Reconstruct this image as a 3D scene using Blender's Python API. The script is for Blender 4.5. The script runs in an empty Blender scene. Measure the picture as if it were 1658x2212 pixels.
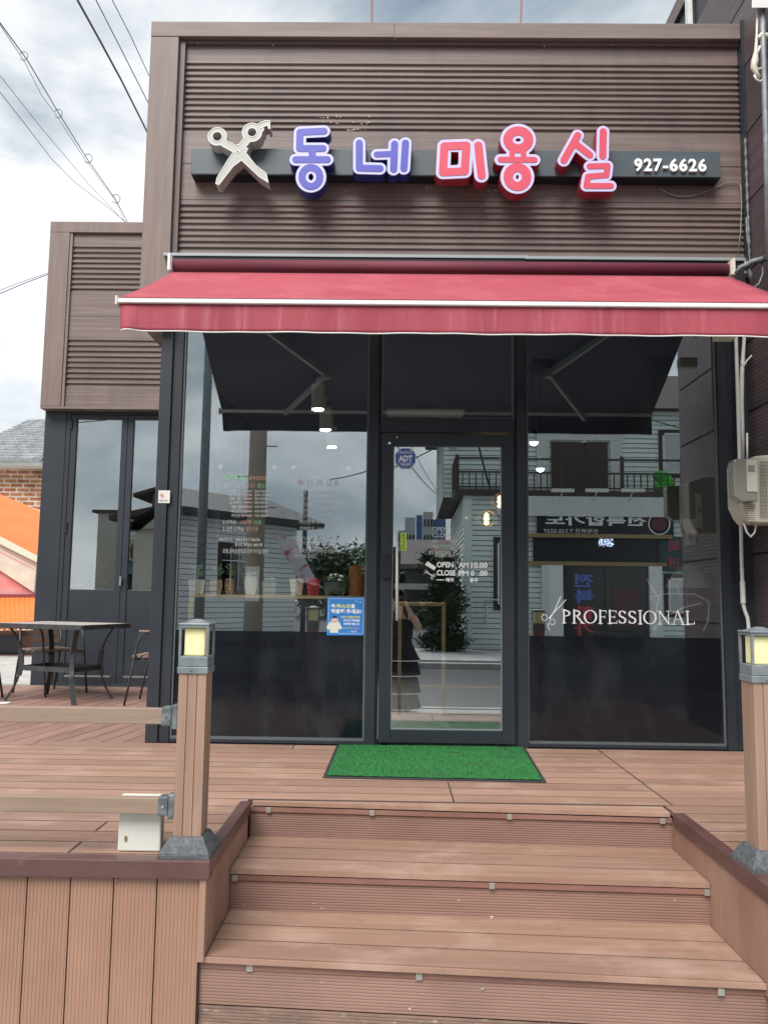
import bpy, bmesh, math, random
import numpy as np
from mathutils import Vector, Matrix
random.seed(7)
R = math.radians
SC = bpy.context.scene
COL = SC.collection

# ------------------------------------------------------------------ camera, sky, sun, exposure
CAM = Vector((-0.364, -5.669, 1.006)); YAW, PIT, ROL, FPX = 0.01224, 0.10385, 0.01274, 1752.5
_F = Vector((-math.sin(YAW)*math.cos(PIT), math.cos(YAW)*math.cos(PIT), math.sin(PIT)))
_R = Vector((math.cos(YAW), math.sin(YAW), 0)); _U = _R.cross(_F)
_R2 = math.cos(ROL)*_R + math.sin(ROL)*_U; _U2 = -math.sin(ROL)*_R + math.cos(ROL)*_U
cd = bpy.data.cameras.new('camera'); cam = bpy.data.objects.new('camera', cd); COL.objects.link(cam)
m3 = Matrix((_R2, _U2, -_F)).transposed()
cam.matrix_world = Matrix.Translation(CAM) @ m3.to_4x4()
cd.sensor_fit = 'VERTICAL'; cd.sensor_height = 36; cd.lens = FPX/2211*36
cd.clip_start = 0.02; cd.clip_end = 1500
SC.camera = cam
def _ray(px, py): return _F + _R2*((px-829)/FPX) - _U2*((py-1105.5)/FPX)
def at(px, py, y=0.0):                       # a point of the photo on the plane y = const
    d = _ray(px, py); return CAM + d*((y-CAM.y)/d.y)
def atx(px, py, x):
    d = _ray(px, py); return CAM + d*((x-CAM.x)/d.x)
def atz(px, py, z):
    d = _ray(px, py); return CAM + d*((z-CAM.z)/d.z)
def mi(px, py, D):                           # where a thing mirrored in the shop glass really stands
    p = at(px, py, D); return Vector((p.x, -D, p.z))

SC.view_settings.view_transform = 'Standard'; SC.view_settings.look = 'None'
SC.view_settings.exposure = 1.05; SC.view_settings.gamma = 1
SC.cycles.max_bounces = 10; SC.cycles.transparent_max_bounces = 24
SC.cycles.use_denoising = True
SUN_EL, SUN_AZ = R(52), R(-22)               # soft through cloud, from the street side
world = bpy.data.worlds.new('World'); SC.world = world; world.use_nodes = True
def build_world():
    nt = world.node_tree; nt.nodes.clear(); N = nt.nodes.new; L = nt.links.new
    out = N('ShaderNodeOutputWorld'); bg = N('ShaderNodeBackground'); bg.inputs[1].default_value = 0.1
    sky = N('ShaderNodeTexSky'); sky.sky_type = 'NISHITA'; sky.sun_disc = False
    sky.sun_elevation = SUN_EL; sky.sun_rotation = R(180)+SUN_AZ
    tc = N('ShaderNodeTexCoord'); mp = N('ShaderNodeMapping'); mp.inputs['Scale'].default_value = (1, 1, 1.9)
    mp.inputs['Location'].default_value = (3.1, 1.3, 0.4)
    n1 = N('ShaderNodeTexNoise'); n1.inputs['Scale'].default_value = 2.3; n1.inputs['Detail'].default_value = 9; n1.inputs['Roughness'].default_value = .52
    n1.inputs['Distortion'].default_value = .35
    r1 = N('ShaderNodeValToRGB'); e = r1.color_ramp.elements
    e[0].position = .38; e[0].color = (1.3, 1.7, 2.15, 1); e[1].position = .63; e[1].color = (5.5, 5.6, 5.65, 1)
    k = r1.color_ramp.elements.new(.49); k.color = (2.5, 2.85, 3.15, 1)
    # the cloud deck is thinner and brighter over the shop, thicker over the street side
    sp = N('ShaderNodeSeparateXYZ'); ma = N('ShaderNodeMapRange'); ma.inputs[1].default_value = -.75; ma.inputs[2].default_value = .9
    ma.inputs[3].default_value = -.010; ma.inputs[4].default_value = .055
    ad = N('ShaderNodeMath'); ad.operation = 'ADD'
    mx = N('ShaderNodeMixRGB'); n2 = N('ShaderNodeTexNoise'); n2.inputs['Scale'].default_value = 1.4
    r2 = N('ShaderNodeValToRGB'); r2.color_ramp.elements[0].position = .62; r2.color_ramp.elements[1].position = .8
    r2.color_ramp.elements[0].color = (.94, .94, .94, 1); r2.color_ramp.elements[1].color = (.7, .7, .7, 1)
    L(tc.outputs['Generated'], mp.inputs[0]); L(mp.outputs[0], n1.inputs[0]); L(mp.outputs[0], n2.inputs[0])
    L(tc.outputs['Generated'], sp.inputs[0]); L(sp.outputs['Y'], ma.inputs[0])
    mh = N('ShaderNodeMapRange'); mh.inputs[1].default_value = .02; mh.inputs[2].default_value = .38; mh.inputs[3].default_value = .13; mh.inputs[4].default_value = 0
    ah = N('ShaderNodeMath'); ah.operation = 'ADD'; L(sp.outputs['Z'], mh.inputs[0]); L(mh.outputs[0], ah.inputs[0]); L(n1.outputs[0], ah.inputs[1]); L(ah.outputs[0], ad.inputs[0]); L(ma.outputs[0], ad.inputs[1]); L(ad.outputs[0], r1.inputs[0])
    L(n2.outputs[0], r2.inputs[0]); L(r2.outputs[0], mx.inputs[0])
    L(sky.outputs[0], mx.inputs[1]); L(r1.outputs[0], mx.inputs[2]); L(mx.outputs[0], bg.inputs[0]); L(bg.outputs[0], out.inputs[0])
build_world()
sl = bpy.data.lights.new('sun', 'SUN'); sl.energy = 2.6; sl.angle = R(38); sl.color = (1, .97, .93)
sun = bpy.data.objects.new('sun', sl); COL.objects.link(sun)
sd = Vector((math.sin(SUN_AZ)*math.cos(SUN_EL), -math.cos(SUN_AZ)*math.cos(SUN_EL), math.sin(SUN_EL)))
sun.rotation_euler = sd.to_track_quat('Z', 'Y').to_euler(); sun.location = (0, -8, 15)

# ------------------------------------------------------------------ materials
MC = {}
def mat(name, c, rough=.6, metal=0., spec=.5, c2=None, ns=(6, 6, 6), detail=4, lo=.35, hi=.65, bump=0., bs=None, rnd=0., emit=None, es=1., dirt=None, coat=0., speck=None):
    if name in MC: return MC[name]
    m = bpy.data.materials.new(name); m.use_nodes = True; nt = m.node_tree; N = nt.nodes.new; L = nt.links.new
    b = nt.nodes['Principled BSDF']; b.inputs['Roughness'].default_value = rough; b.inputs['Metallic'].default_value = metal
    b.inputs['Specular IOR Level'].default_value = spec; b.inputs['Base Color'].default_value = (*c, 1)
    b.inputs['Coat Weight'].default_value = coat
    tc = N('ShaderNodeTexCoord')
    def noise(sc, det=4, ro=.6):
        mp = N('ShaderNodeMapping'); mp.inputs['Scale'].default_value = sc; n = N('ShaderNodeTexNoise')
        n.inputs['Scale'].default_value = 1; n.inputs['Detail'].default_value = det; n.inputs['Roughness'].default_value = ro
        L(tc.outputs['Object'], mp.inputs[0]); L(mp.outputs[0], n.inputs[0]); return n.outputs[0]
    cur = None
    if c2 is not None:
        r = N('ShaderNodeValToRGB'); r.color_ramp.elements[0].position = lo; r.color_ramp.elements[1].position = hi
        r.color_ramp.elements[0].color = (*c, 1); r.color_ramp.elements[1].color = (*c2, 1)
        L(noise(ns, detail), r.inputs[0]); cur = r.outputs[0]
    if rnd:
        a = N('ShaderNodeAttribute'); a.attribute_name = 'rnd'; hs = N('ShaderNodeHueSaturation')
        mr = N('ShaderNodeMapRange'); mr.inputs[3].default_value = 1-rnd; mr.inputs[4].default_value = 1+rnd
        L(a.outputs['Fac'], mr.inputs[0]); L(mr.outputs[0], hs.inputs['Value'])
        if cur: L(cur, hs.inputs['Color'])
        else: hs.inputs['Color'].default_value = (*c, 1)
        cur = hs.outputs[0]
    for spec_ in ([dirt] if dirt else []) + (speck or []):
        dc, dsc, dlo, dhi = spec_[:4]
        r = N('ShaderNodeMapRange'); r.inputs[1].default_value = dlo; r.inputs[2].default_value = dhi
        L(noise(dsc, 5, .65), r.inputs[0]); mx = N('ShaderNodeMixRGB'); mx.inputs[2].default_value = (*dc, 1)
        mx.inputs[1].default_value = (*c, 1)
        if cur: L(cur, mx.inputs[1])
        sc_ = N('ShaderNodeMath'); sc_.operation = 'MULTIPLY'; sc_.inputs[1].default_value = spec_[4] if len(spec_) > 4 else 1
        L(r.outputs[0], sc_.inputs[0]); L(sc_.outputs[0], mx.inputs[0]); cur = mx.outputs[0]
    if cur: L(cur, b.inputs['Base Color'])
    if bump:
        bp = N('ShaderNodeBump'); bp.inputs['Strength'].default_value = 1; bp.inputs['Distance'].default_value = bump
        L(noise(bs or ns, 5), bp.inputs['Height']); L(bp.outputs[0], b.inputs['Normal'])
    if emit: b.inputs['Emission Color'].default_value = (*emit, 1); b.inputs['Emission Strength'].default_value = es
    MC[name] = m; return m

M_FAS = mat('brown_trim', (.138, .098, .090), .55, c2=(.188, .140, .128), ns=(1.5, 1.5, 24), bump=.0008, rnd=.06, dirt=((.10, .085, .085), (.8, .8, 2.2), .5, .75, .6))
M_FASV = mat('brown_trim_upright', (.155, .109, .096), .55, c2=(.200, .145, .127), ns=(24, 24, 1.5), bump=.0008, dirt=((.13, .10, .095), (2, 2, .8), .5, .75, .5))
M_SID = mat('brown_siding', (.128, .088, .079), .5, c2=(.198, .144, .130), ns=(1.2, 20, 55), detail=6, bump=.0008, rnd=.05, dirt=((.085, .064, .064), (3.5, 3.5, .8), .5, .74, .55))
M_BLK = mat('black_aluminium', (.021, .026, .034), .42, spec=.4, c2=(.028, .034, .043), ns=(3, 3, 3), bump=.0001, bs=(900, 900, 900))
M_BLKD = mat('dark_aluminium', (.014, .017, .023), .45, spec=.35)
M_FILM = mat('black_window_film', (.005, .007, .011), .09, spec=.45, c2=(.007, .0095, .014), ns=(1, 1, 7), bump=.0005, bs=(2.5, 2.5, 9), speck=[((.10, .10, .10), (60, 60, 60), .70, .78, .35), ((.035, .04, .045), (3, 3, 1.2), .50, .75, .6)])
M_DECK = mat('composite_deck', (.262, .153, .108), .62, c2=(.328, .200, .146), ns=(1.6, 30, 5), detail=6, bump=.0004, rnd=.15,
             dirt=((.46, .33, .26), (2.4, 3.4, 2.4), .52, .74, .6), speck=[((.75, .70, .62), (55, 55, 55), .735, .76, .8), ((.15, .095, .075), (5, 9, 5), .58, .74, .5)])
M_DECKY = mat('composite_deck_wing', (.215, .122, .096), .62, c2=(.285, .165, .130), ns=(26, 2, 5), bump=.0004, rnd=.13, dirt=((.36, .23, .19), (2, 2, 2), .55, .78, .5))
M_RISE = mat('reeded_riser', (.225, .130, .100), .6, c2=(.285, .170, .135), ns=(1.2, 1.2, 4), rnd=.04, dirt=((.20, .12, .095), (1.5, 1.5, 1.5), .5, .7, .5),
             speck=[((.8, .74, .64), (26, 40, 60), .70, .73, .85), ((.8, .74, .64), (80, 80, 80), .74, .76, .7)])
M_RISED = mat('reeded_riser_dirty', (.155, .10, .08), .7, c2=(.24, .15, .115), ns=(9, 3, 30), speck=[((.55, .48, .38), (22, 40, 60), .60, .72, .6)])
M_SKRT = mat('reeded_skirting', (.285, .158, .108), .6, c2=(.335, .195, .138), ns=(3, 3, .8), rnd=.05, dirt=((.44, .27, .20), (1.5, 1.5, 1), .5, .75, .45))
M_CHEEK = mat('smooth_cladding', (.275, .155, .108), .6, c2=(.335, .200, .145), ns=(3, 3, .9), rnd=.05, dirt=((.43, .27, .20), (3, 3, 1.5), .5, .72, .4))
M_CAP = mat('dark_brown_cap', (.088, .042, .038), .38, c2=(.115, .058, .052), ns=(5, 5, 5), dirt=((.28, .20, .19), (3.5, 3.5, 9), .62, .76, .5))
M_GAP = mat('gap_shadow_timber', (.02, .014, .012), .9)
M_RAIL = mat('taupe_rail', (.235, .162, .118), .6, c2=(.29, .205, .155), ns=(2, 30, 30), bump=.0003)
M_POST = mat('taupe_post', (.270, .168, .122), .6, c2=(.345, .222, .165), ns=(20, 20, 1.5), bump=.0003, dirt=((.10, .06, .05), (16, 16, 12), .69, .76, .8))
M_GALV = mat('weathered_grey_metal', (.165, .19, .205), .55, metal=.35, c2=(.25, .275, .29), ns=(14, 14, 14), bump=.0004)
M_GALD = mat('dark_bracket_metal', (.11, .125, .13), .6, metal=.4, c2=(.30, .33, .33), ns=(20, 20, 20), lo=.45, hi=.75, bump=.0006)
M_BASE = mat('grey_post_shoe', (.055, .062, .068), .7, c2=(.13, .14, .15), ns=(60, 60, 60), lo=.4, hi=.75, bump=.0008)
M_LAMP = mat('yellow_lamp_glass', (.74, .69, .34), .35, c2=(.80, .76, .44), ns=(4, 4, 4), emit=(1, .86, .28), es=.03)
M_AWN = mat('red_awning_cloth', (.315, .044, .066), .75, c2=(.36, .060, .084), ns=(1.3, 1.3, 1.3), bump=.0003, bs=(300, 300, 300), dirt=((.48, .13, .16), (3, 2.2, 1.2), .48, .75, .5), speck=[((.22, .035, .05), (1.6, 5, 2), .55, .78, .4)])
M_AWNV = mat('red_awning_valance', (.29, .039, .058), .75, c2=(.34, .056, .080), ns=(7, 1, .8), bump=.0003, bs=(300, 300, 300), speck=[((.50, .20, .22), (18, 4, 1.4), .54, .78, .5)])
M_ROLL = mat('dark_red_roll', (.10, .012, .028), .75, c2=(.14, .02, .04), ns=(1.2, 8, 8))
M_WHT = mat('white_paint', (.72, .72, .69), .45, c2=(.62, .62, .58), ns=(18, 18, 18), lo=.5, hi=.8)
M_GREYP = mat('grey_metal_flashing', (.27, .30, .305), .45, metal=.2)
M_PIPE = mat('white_plastic_pipe', (.72, .72, .70), .4, c2=(.62, .62, .58), ns=(5, 5, 9))
M_BEIGE = mat('beige_plastic', (.58, .55, .46), .5, c2=(.60, .57, .48), ns=(7, 7, 7), dirt=((.38, .33, .24), (6, 6, 12), .6, .8, .4))
M_SMOKE = mat('smoky_plastic', (.27, .26, .22), .2, spec=.6)
M_MAROON = mat('maroon_panel', (.066, .037, .038), .5, c2=(.092, .054, .054), ns=(3, 3, 30), bump=.0004, dirt=((.16, .13, .13), (4, 4, 1.2), .64, .84, .4))
M_GRASS = mat('green_mat', (.013, .12, .026), .9, c2=(.022, .20, .045), ns=(160, 160, 160), bump=.004, bs=(260, 260, 260), dirt=((.03, .07, .03), (3.5, 6, 4), .5, .72, .6), speck=[((.6, .65, .6), (70, 70, 70), .755, .765, .8)])
M_RUB = mat('black_rubber', (.028, .03, .033), .7)
M_ORG = mat('orange_metal_roof', (.64, .155, .022), .45, c2=(.70, .19, .035), ns=(2, 2, 2), bump=.01, bs=(.4, 9, .4), speck=[((.55, .16, .03), (3, 3, 6), .66, .8, .5)])
M_CREAM = mat('cream_paint', (.60, .53, .44), .6, c2=(.52, .44, .37), ns=(5, 5, 5), dirt=((.3, .2, .15), (12, 12, 12), .68, .8, .6))
M_PINK = mat('faded_red_wall', (.62, .20, .19), .7, c2=(.60, .33, .31), ns=(3, 3, 3), dirt=((.3, .18, .16), (6, 6, 6), .65, .8, .6))
M_CONC = mat('concrete', (.36, .35, .33), .85, c2=(.46, .45, .42), ns=(5, 5, 5), bump=.002)
M_ASPH = mat('asphalt', (.05, .052, .055), .85, c2=(.075, .077, .08), ns=(14, 14, 14), bump=.003, bs=(90, 90, 90))
M_YEL = mat('yellow_road_paint', (.24, .17, .07), .7, c2=(.14, .11, .07), ns=(8, 8, 8))
M_WOODL = mat('light_wood', (.76, .54, .24), .5, c2=(.82, .62, .32), ns=(3, 30, 30))
M_SLAT = mat('weathered_slat', (.15, .10, .078), .6, c2=(.25, .175, .135), ns=(12, 12, 12), rnd=.1)
M_SLATG = mat('grey_table_top', (.33, .29, .27), .5, c2=(.42, .37, .34), ns=(9, 2, 3), dirt=((.3, .2, .17), (5, 5, 5), .55, .8, .5))
M_IRON = mat('black_iron', (.022, .024, .026), .5, c2=(.05, .053, .055), ns=(10, 10, 10), bump=.0004)
M_CABLE = mat('black_cable', (.03, .028, .035), .6)
M_CABLEV = mat('violet_grey_cable', (.085, .075, .17), .6)
M_SGREY = mat('slate_sign_box', (.050, .066, .078), .42, c2=(.062, .08, .093), ns=(1.2, 2, 6), speck=[((.3, .3, .3), (30, 30, 30), .72, .77, .5)])
M_BLUE = mat('blue_letter_face', (.080, .085, .42), .3, coat=.2); M_BLUES = mat('blue_letter_side', (.014, .025, .18), .35)
M_RED = mat('red_letter_face', (.60, .075, .115), .3, coat=.2); M_REDS = mat('red_letter_side', (.30, .022, .042), .35)
M_LIL = mat('lilac_white_acrylic', (.52, .51, .74), .3)
M_SCI = mat('ivory_acrylic', (.40, .40, .375), .4); M_SCIE = mat('ivory_edge', (.62, .62, .58), .35)
M_TXT = mat('white_lettering', (.92, .92, .91), .5)
M_HAND = mat('chalk_marker_white', (.74, .76, .74), .6); M_HGRN = mat('chalk_marker_green', (.35, .75, .38), .6); M_HORG = mat('chalk_marker_orange', (.75, .38, .30), .6)
M_INT = mat('charcoal_ceiling', (.075, .085, .12), .8); M_INTW = mat('dark_interior_wall', (.045, .047, .05), .7)
M_FLOOR = mat('interior_floor', (.12, .12, .12), .4)
M_STEEL = mat('brushed_steel', (.66, .66, .64), .22, metal=1.)
M_SHING = mat('grey_shingles', (.17, .185, .17), .85, c2=(.26, .275, .255), ns=(7, 7, 22), lo=.4, hi=.6, bump=.01)
M_HOUSE = mat('pale_siding', (.50, .54, .52), .6, c2=(.57, .61, .59), ns=(3, 3, 3), dirt=((.34, .35, .33), (.6, .6, .6), .55, .8, .5))
M_TRUNK = mat('brown_bark', (.08, .055, .04), .9, c2=(.13, .10, .07), ns=(9, 9, 3))
M_LEAF = mat('dark_green_leaf', (.022, .055, .018), .6, rnd=.6); M_LEAFB = mat('pale_green_leaf', (.30, .45, .26), .5, rnd=.5)
M_SKIN = mat('skin', (.55, .34, .26), .5); M_DRESS = mat('black_dress_cloth', (.010, .010, .012), .8); M_HAIR = mat('brown_hair', (.05, .028, .018), .5)

def glass(name, fac, tint):
    m = bpy.data.materials.new(name); m.use_nodes = True; nt = m.node_tree; nt.nodes.clear(); N = nt.nodes.new; L = nt.links.new
    o = N('ShaderNodeOutputMaterial'); mx = N('ShaderNodeMixShader'); t = N('ShaderNodeBsdfTransparent'); g = N('ShaderNodeBsdfGlossy')
    g.inputs['Roughness'].default_value = 0.0; g.inputs['Color'].default_value = (.92, .98, 1, 1); t.inputs[0].default_value = (*tint, 1)
    f = N('ShaderNodeFresnel'); f.inputs[0].default_value = 1.45
    a = N('ShaderNodeMath'); a.operation = 'MAXIMUM'; a.inputs[1].default_value = fac
    L(f.outputs[0], a.inputs[0]); L(a.outputs[0], mx.inputs[0]); L(t.outputs[0], mx.inputs[1]); L(g.outputs[0], mx.inputs[2]); L(mx.outputs[0], o.inputs[0])
    return m
M_GLASS = glass('window_glass', .27, (.97, .985, .985)); M_GLASSD = glass('dark_window_glass', .26, (.22, .26, .28))

def brick_mat():
    m = bpy.data.materials.new('multicolour_brick'); m.use_nodes = True; nt = m.node_tree; N = nt.nodes.new; L = nt.links.new
    b = nt.nodes['Principled BSDF']; tc = N('ShaderNodeTexCoord'); mp = N('ShaderNodeMapping'); mp.inputs['Rotation'].default_value = (R(90), 0, 0)
    br = N('ShaderNodeTexBrick'); br.inputs['Scale'].default_value = 1; br.inputs['Brick Width'].default_value = .36; br.inputs['Row Height'].default_value = .125
    br.inputs['Mortar Size'].default_value = .020; br.inputs['Color1'].default_value = (.34, .10, .055, 1); br.inputs['Color2'].default_value = (.46, .22, .10, 1)
    br.inputs['Mortar'].default_value = (.60, .50, .42, 1); br.inputs['Bias'].default_value = .1
    n = N('ShaderNodeTexNoise'); n.inputs['Scale'].default_value = 3; hs = N('ShaderNodeHueSaturation')
    mr = N('ShaderNodeMapRange'); mr.inputs[1].default_value = .35; mr.inputs[2].default_value = .65; mr.inputs[3].default_value = .6; mr.inputs[4].default_value = 1.15
    L(tc.outputs['Object'], mp.inputs[0]); L(mp.outputs[0], br.inputs[0]); L(tc.outputs['Object'], n.inputs[0]); L(n.outputs[0], mr.inputs[0])
    L(mr.outputs[0], hs.inputs['Value']); L(br.outputs[0], hs.inputs['Color']); L(hs.outputs[0], b.inputs['Base Color']); b.inputs['Roughness'].default_value = .85
    return m
M_BRICK = brick_mat()

# ------------------------------------------------------------------ builders
class MB:
    def __init__(s): s.v = []; s.f = []; s.r = []
    def add(s, vs, fs, rnd=None):
        o = len(s.v); s.v += [tuple(v) for v in vs]; r = random.random() if rnd is None else rnd
        for f in fs: s.f.append([i+o for i in f]); s.r.append(r)
        return s
    def box(s, x0, x1, y0, y1, z0, z1, rnd=None):
        x0, x1 = sorted((x0, x1)); y0, y1 = sorted((y0, y1)); z0, z1 = sorted((z0, z1))
        vs = [(x0,y0,z0),(x1,y0,z0),(x1,y1,z0),(x0,y1,z0),(x0,y0,z1),(x1,y0,z1),(x1,y1,z1),(x0,y1,z1)]
        return s.add(vs, [(0,3,2,1),(4,5,6,7),(0,1,5,4),(1,2,6,5),(2,3,7,6),(3,0,4,7)], rnd)
    def hexa(s, b, t, rnd=None):              # bottom 4 + top 4 points
        return s.add(list(b)+list(t), [(0,3,2,1),(4,5,6,7),(0,1,5,4),(1,2,6,5),(2,3,7,6),(3,0,4,7)], rnd)
    def prism(s, pts, d, rnd=None):           # planar polygon swept by vector d
        n = len(pts); d = Vector(d); a = [Vector(p) for p in pts]; b = [p+d for p in a]
        return s.add(a+b, [tuple(range(n))[::-1], tuple(range(n, 2*n))]+[(i, (i+1) % n, n+(i+1) % n, n+i) for i in range(n)], rnd)
    def bar(s, a, b, w, h, up=(0, 0, 1)):     # rectangular bar between two points
        a = Vector(a); b = Vector(b); d = (b-a).normalized(); u = Vector(up)
        if abs(d.dot(u)) > .98: u = Vector((0, 1, 0))
        sx = d.cross(u).normalized()*w/2; sz = sx.cross(d).normalized()*h/2
        q = [-sx-sz, sx-sz, sx+sz, -sx+sz]
        return s.prism([a+k for k in q], b-a)
    def tube(s, pts, r, n=10, caps=True):
        pts = [Vector(p) for p in pts]; rs = r if isinstance(r, (list, tuple)) else [r]*len(pts); vs = []; up = None
        for i, p in enumerate(pts):
            d = (pts[min(i+1, len(pts)-1)]-pts[max(i-1, 0)]).normalized()
            if up is None: up = Vector((0, 0, 1)) if abs(d.z) < .9 else Vector((0, 1, 0))
            x = d.cross(up).normalized(); up = x.cross(d).normalized()
            for k in range(n): a = 2*math.pi*k/n; vs.append(p+(x*math.cos(a)+up*math.sin(a))*rs[i])
        fs = [(i*n+k, i*n+(k+1) % n, (i+1)*n+(k+1) % n, (i+1)*n+k) for i in range(len(pts)-1) for k in range(n)]
        if caps: fs += [tuple(range(n))[::-1], tuple(range((len(pts)-1)*n, len(pts)*n))]
        return s.add(vs, fs)
    def lathe(s, prof, c, n=24, sq=False):    # (r, z) profile round a vertical axis at c
        vs = []; c = Vector(c)
        for r, z in prof:
            for k in range(n): a = 2*math.pi*(k+.5)/n; vs.append(c+Vector((r*math.cos(a), r*math.sin(a), z)))
        m = len(prof); fs = [(i*n+k, i*n+(k+1) % n, (i+1)*n+(k+1) % n, (i+1)*n+k) for i in range(m-1) for k in range(n)]
        return s.add(vs, fs+[tuple(range(n))[::-1], tuple(range((m-1)*n, m*n))])
    def sweep(s, prof, x0, x1, axis='x', rnd=None):  # open (a, b) profile swept along x (a=y, b=z) or z (a=x, b=y)
        if axis == 'x': vs = [(x0, a, b) for a, b in prof]+[(x1, a, b) for a, b in prof]
        else: vs = [(a, b, x0) for a, b in prof]+[(a, b, x1) for a, b in prof]
        n = len(prof); return s.add(vs, [(i, i+1, n+i+1, n+i) for i in range(n-1)], rnd)
def mesh_of(name, mb, m):
    me = bpy.data.meshes.new(name); me.from_pydata(mb.v, [], mb.f); me.validate()
    a = me.attributes.new('rnd', 'FLOAT', 'FACE')
    if len(a.data) == len(mb.r): a.data.foreach_set('value', mb.r)
    me.materials.append(m); return me
def tag(o, label=None, cat=None, group=None, kind=None):
    if label: o['label'] = label
    if cat: o['category'] = cat
    if group: o['group'] = group
    if kind: o['kind'] = kind
    return o
def link(name, me, parent=None, smooth=False, bevel=0):
    o = bpy.data.objects.new(name, me); COL.objects.link(o)
    if parent is not None:
        o.parent = parent; w = Vector((0, 0, 0)); p = parent
        while p is not None and p.parent is None and p.type == 'EMPTY': w = p.location.copy(); break
        o.matrix_parent_inverse = Matrix.Translation(-w)
    else:
        vs = [v.co for v in me.vertices]; c = Vector(((min(v.x for v in vs)+max(v.x for v in vs))/2, (min(v.y for v in vs)+max(v.y for v in vs))/2, min(v.z for v in vs)))
        me.transform(Matrix.Translation(-c)); o.location = c
    if smooth:
        for p in me.polygons: p.use_smooth = True
    if bevel:
        b = o.modifiers.new('bevel', 'BEVEL'); b.width = bevel; b.segments = 2; b.limit_method = 'ANGLE'
    return o
def part(name, mb, m, parent=None, smooth=False, bevel=0): return link(name, mesh_of(name, mb, m), parent, smooth, bevel)
def thing(name, loc, label, cat, group=None):
    o = bpy.data.objects.new(name, None); COL.objects.link(o); o.location = loc; o.empty_display_size = .1
    return tag(o, label, cat, group)
def copy_tree(o, loc, label, rz=0):
    def rec(s, par):
        c = s.copy(); COL.objects.link(c)
        if par is not None: c.parent = par; c.matrix_parent_inverse = s.matrix_parent_inverse.copy()
        for k in [k for k in bpy.data.objects if k.parent == s]: rec(k, c)
        return c
    r = rec(o, None); r.location = loc; r.rotation_euler.z = rz; r['label'] = label; return r
def smooth_by_angle(o, ang=40):
    me = o.data; bm = bmesh.new(); bm.from_mesh(me)
    for f in bm.faces: f.smooth = True
    for e in bm.edges:
        if len(e.link_faces) == 2 and e.calc_face_angle(0) > R(ang): e.smooth = False
    bm.to_mesh(me); bm.free(); return o

def text_mesh(body, bold=0., extrude=.0, spacing=1.):
    c = bpy.data.curves.new('t', 'FONT'); c.body = body; c.offset = bold; c.extrude = extrude; c.space_character = spacing; c.resolution_u = 3
    o = bpy.data.objects.new('t', c); COL.objects.link(o); bpy.context.view_layer.update()
    me = bpy.data.meshes.new_from_object(o.evaluated_get(bpy.context.evaluated_depsgraph_get())); bpy.data.objects.remove(o); return me
def text_into(mb, body, x0, x1, z0, z1, y, t=.001, bold=0., face=-1, spacing=1.):
    # text filling the rectangle x0..x1, z0..z1 on the plane y; face -1 looks towards -y, +1 towards +y
    me = text_mesh(body, bold, .01, spacing); co = np.array([v.co[:] for v in me.vertices]); 
    if len(co) == 0: return mb
    lo = co.min(0); hi = co.max(0); s = (co-lo)/np.maximum(hi-lo, 1e-6)
    X = x0+s[:, 0]*(x1-x0) if face < 0 else x1-s[:, 0]*(x1-x0)
    Z = z0+s[:, 1]*(z1-z0); Y = y+face*s[:, 2]*t
    mb.add(list(zip(X, Y, Z)), [tuple(p.vertices) for p in me.polygons]); bpy.data.meshes.remove(me); return mb
def tbox(mb, body, p0, p1, y, **k):          # the same by two photo points on the plane y
    a = at(*p0, y); b = at(*p1, y); return text_into(mb, body, a.x, b.x, a.z, b.z, y, **k)

# flat shapes grown from strokes: signed distance field -> contour -> filled curve
def seg_d(X, Y, a, b):
    ax, ay = a; bx, by = b; dx, dy = bx-ax, by-ay; L = dx*dx+dy*dy+1e-12
    t = np.clip(((X-ax)*dx+(Y-ay)*dy)/L, 0, 1); return np.hypot(X-ax-t*dx, Y-ay-t*dy)
def contours(F, xs, ys):
    segs = {}; nx, ny = len(xs), len(ys)
    def cut(i0, j0, i1, j1):
        a, b = F[j0, i0], F[j1, i1]; t = a/(a-b)
        return (xs[i0]+(xs[i1]-xs[i0])*t, ys[j0]+(ys[j1]-ys[j0])*t)
    pts = {}; nxt = {}
    S = F < 0
    mixed = (S[:-1, :-1] != S[1:, :-1]) | (S[:-1, :-1] != S[:-1, 1:]) | (S[:-1, :-1] != S[1:, 1:])
    for j, i in zip(*np.nonzero(mixed)):
        c = [(i, j), (i+1, j), (i+1, j+1), (i, j+1)]; E_ = []
        for k in range(4):
            p, q = c[k], c[(k+1) % 4]
            if S[p[1], p[0]] != S[q[1], q[0]]:
                key = (min(p, q), max(p, q)); pts[key] = cut(*key[0], *key[1]); E_.append((key, S[p[1], p[0]]))
        ins = [k for k, s_ in E_ if s_]; outs = [k for k, s_ in E_ if not s_]
        for a, b in zip(outs, ins): nxt[b] = a
    loops = []
    while nxt:
        k0, k = next(iter(nxt.items())); loop = [k0]; del nxt[k0]
        while k in nxt: loop.append(k); k2 = nxt.pop(k); k = k2
        if len(loop) > 5: loops.append([pts[q] for q in loop])
    return loops
def field_mesh(F, xs, ys, depth, step=2):
    c = bpy.data.curves.new('c', 'CURVE'); c.dimensions = '2D'; c.fill_mode = 'BOTH'; c.extrude = depth/2
    for lp in contours(F, xs, ys):
        lp = lp[::step] if len(lp) > 24 else lp; sp = c.splines.new('POLY'); sp.points.add(len(lp)-1)
        for p, (x, y) in zip(sp.points, lp): p.co = (x, y, 0, 1)
        sp.use_cyclic_u = True
    o = bpy.data.objects.new('c', c); COL.objects.link(o); bpy.context.view_layer.update()
    me = bpy.data.meshes.new_from_object(o.evaluated_get(bpy.context.evaluated_depsgraph_get())); bpy.data.objects.remove(o); return me
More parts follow.
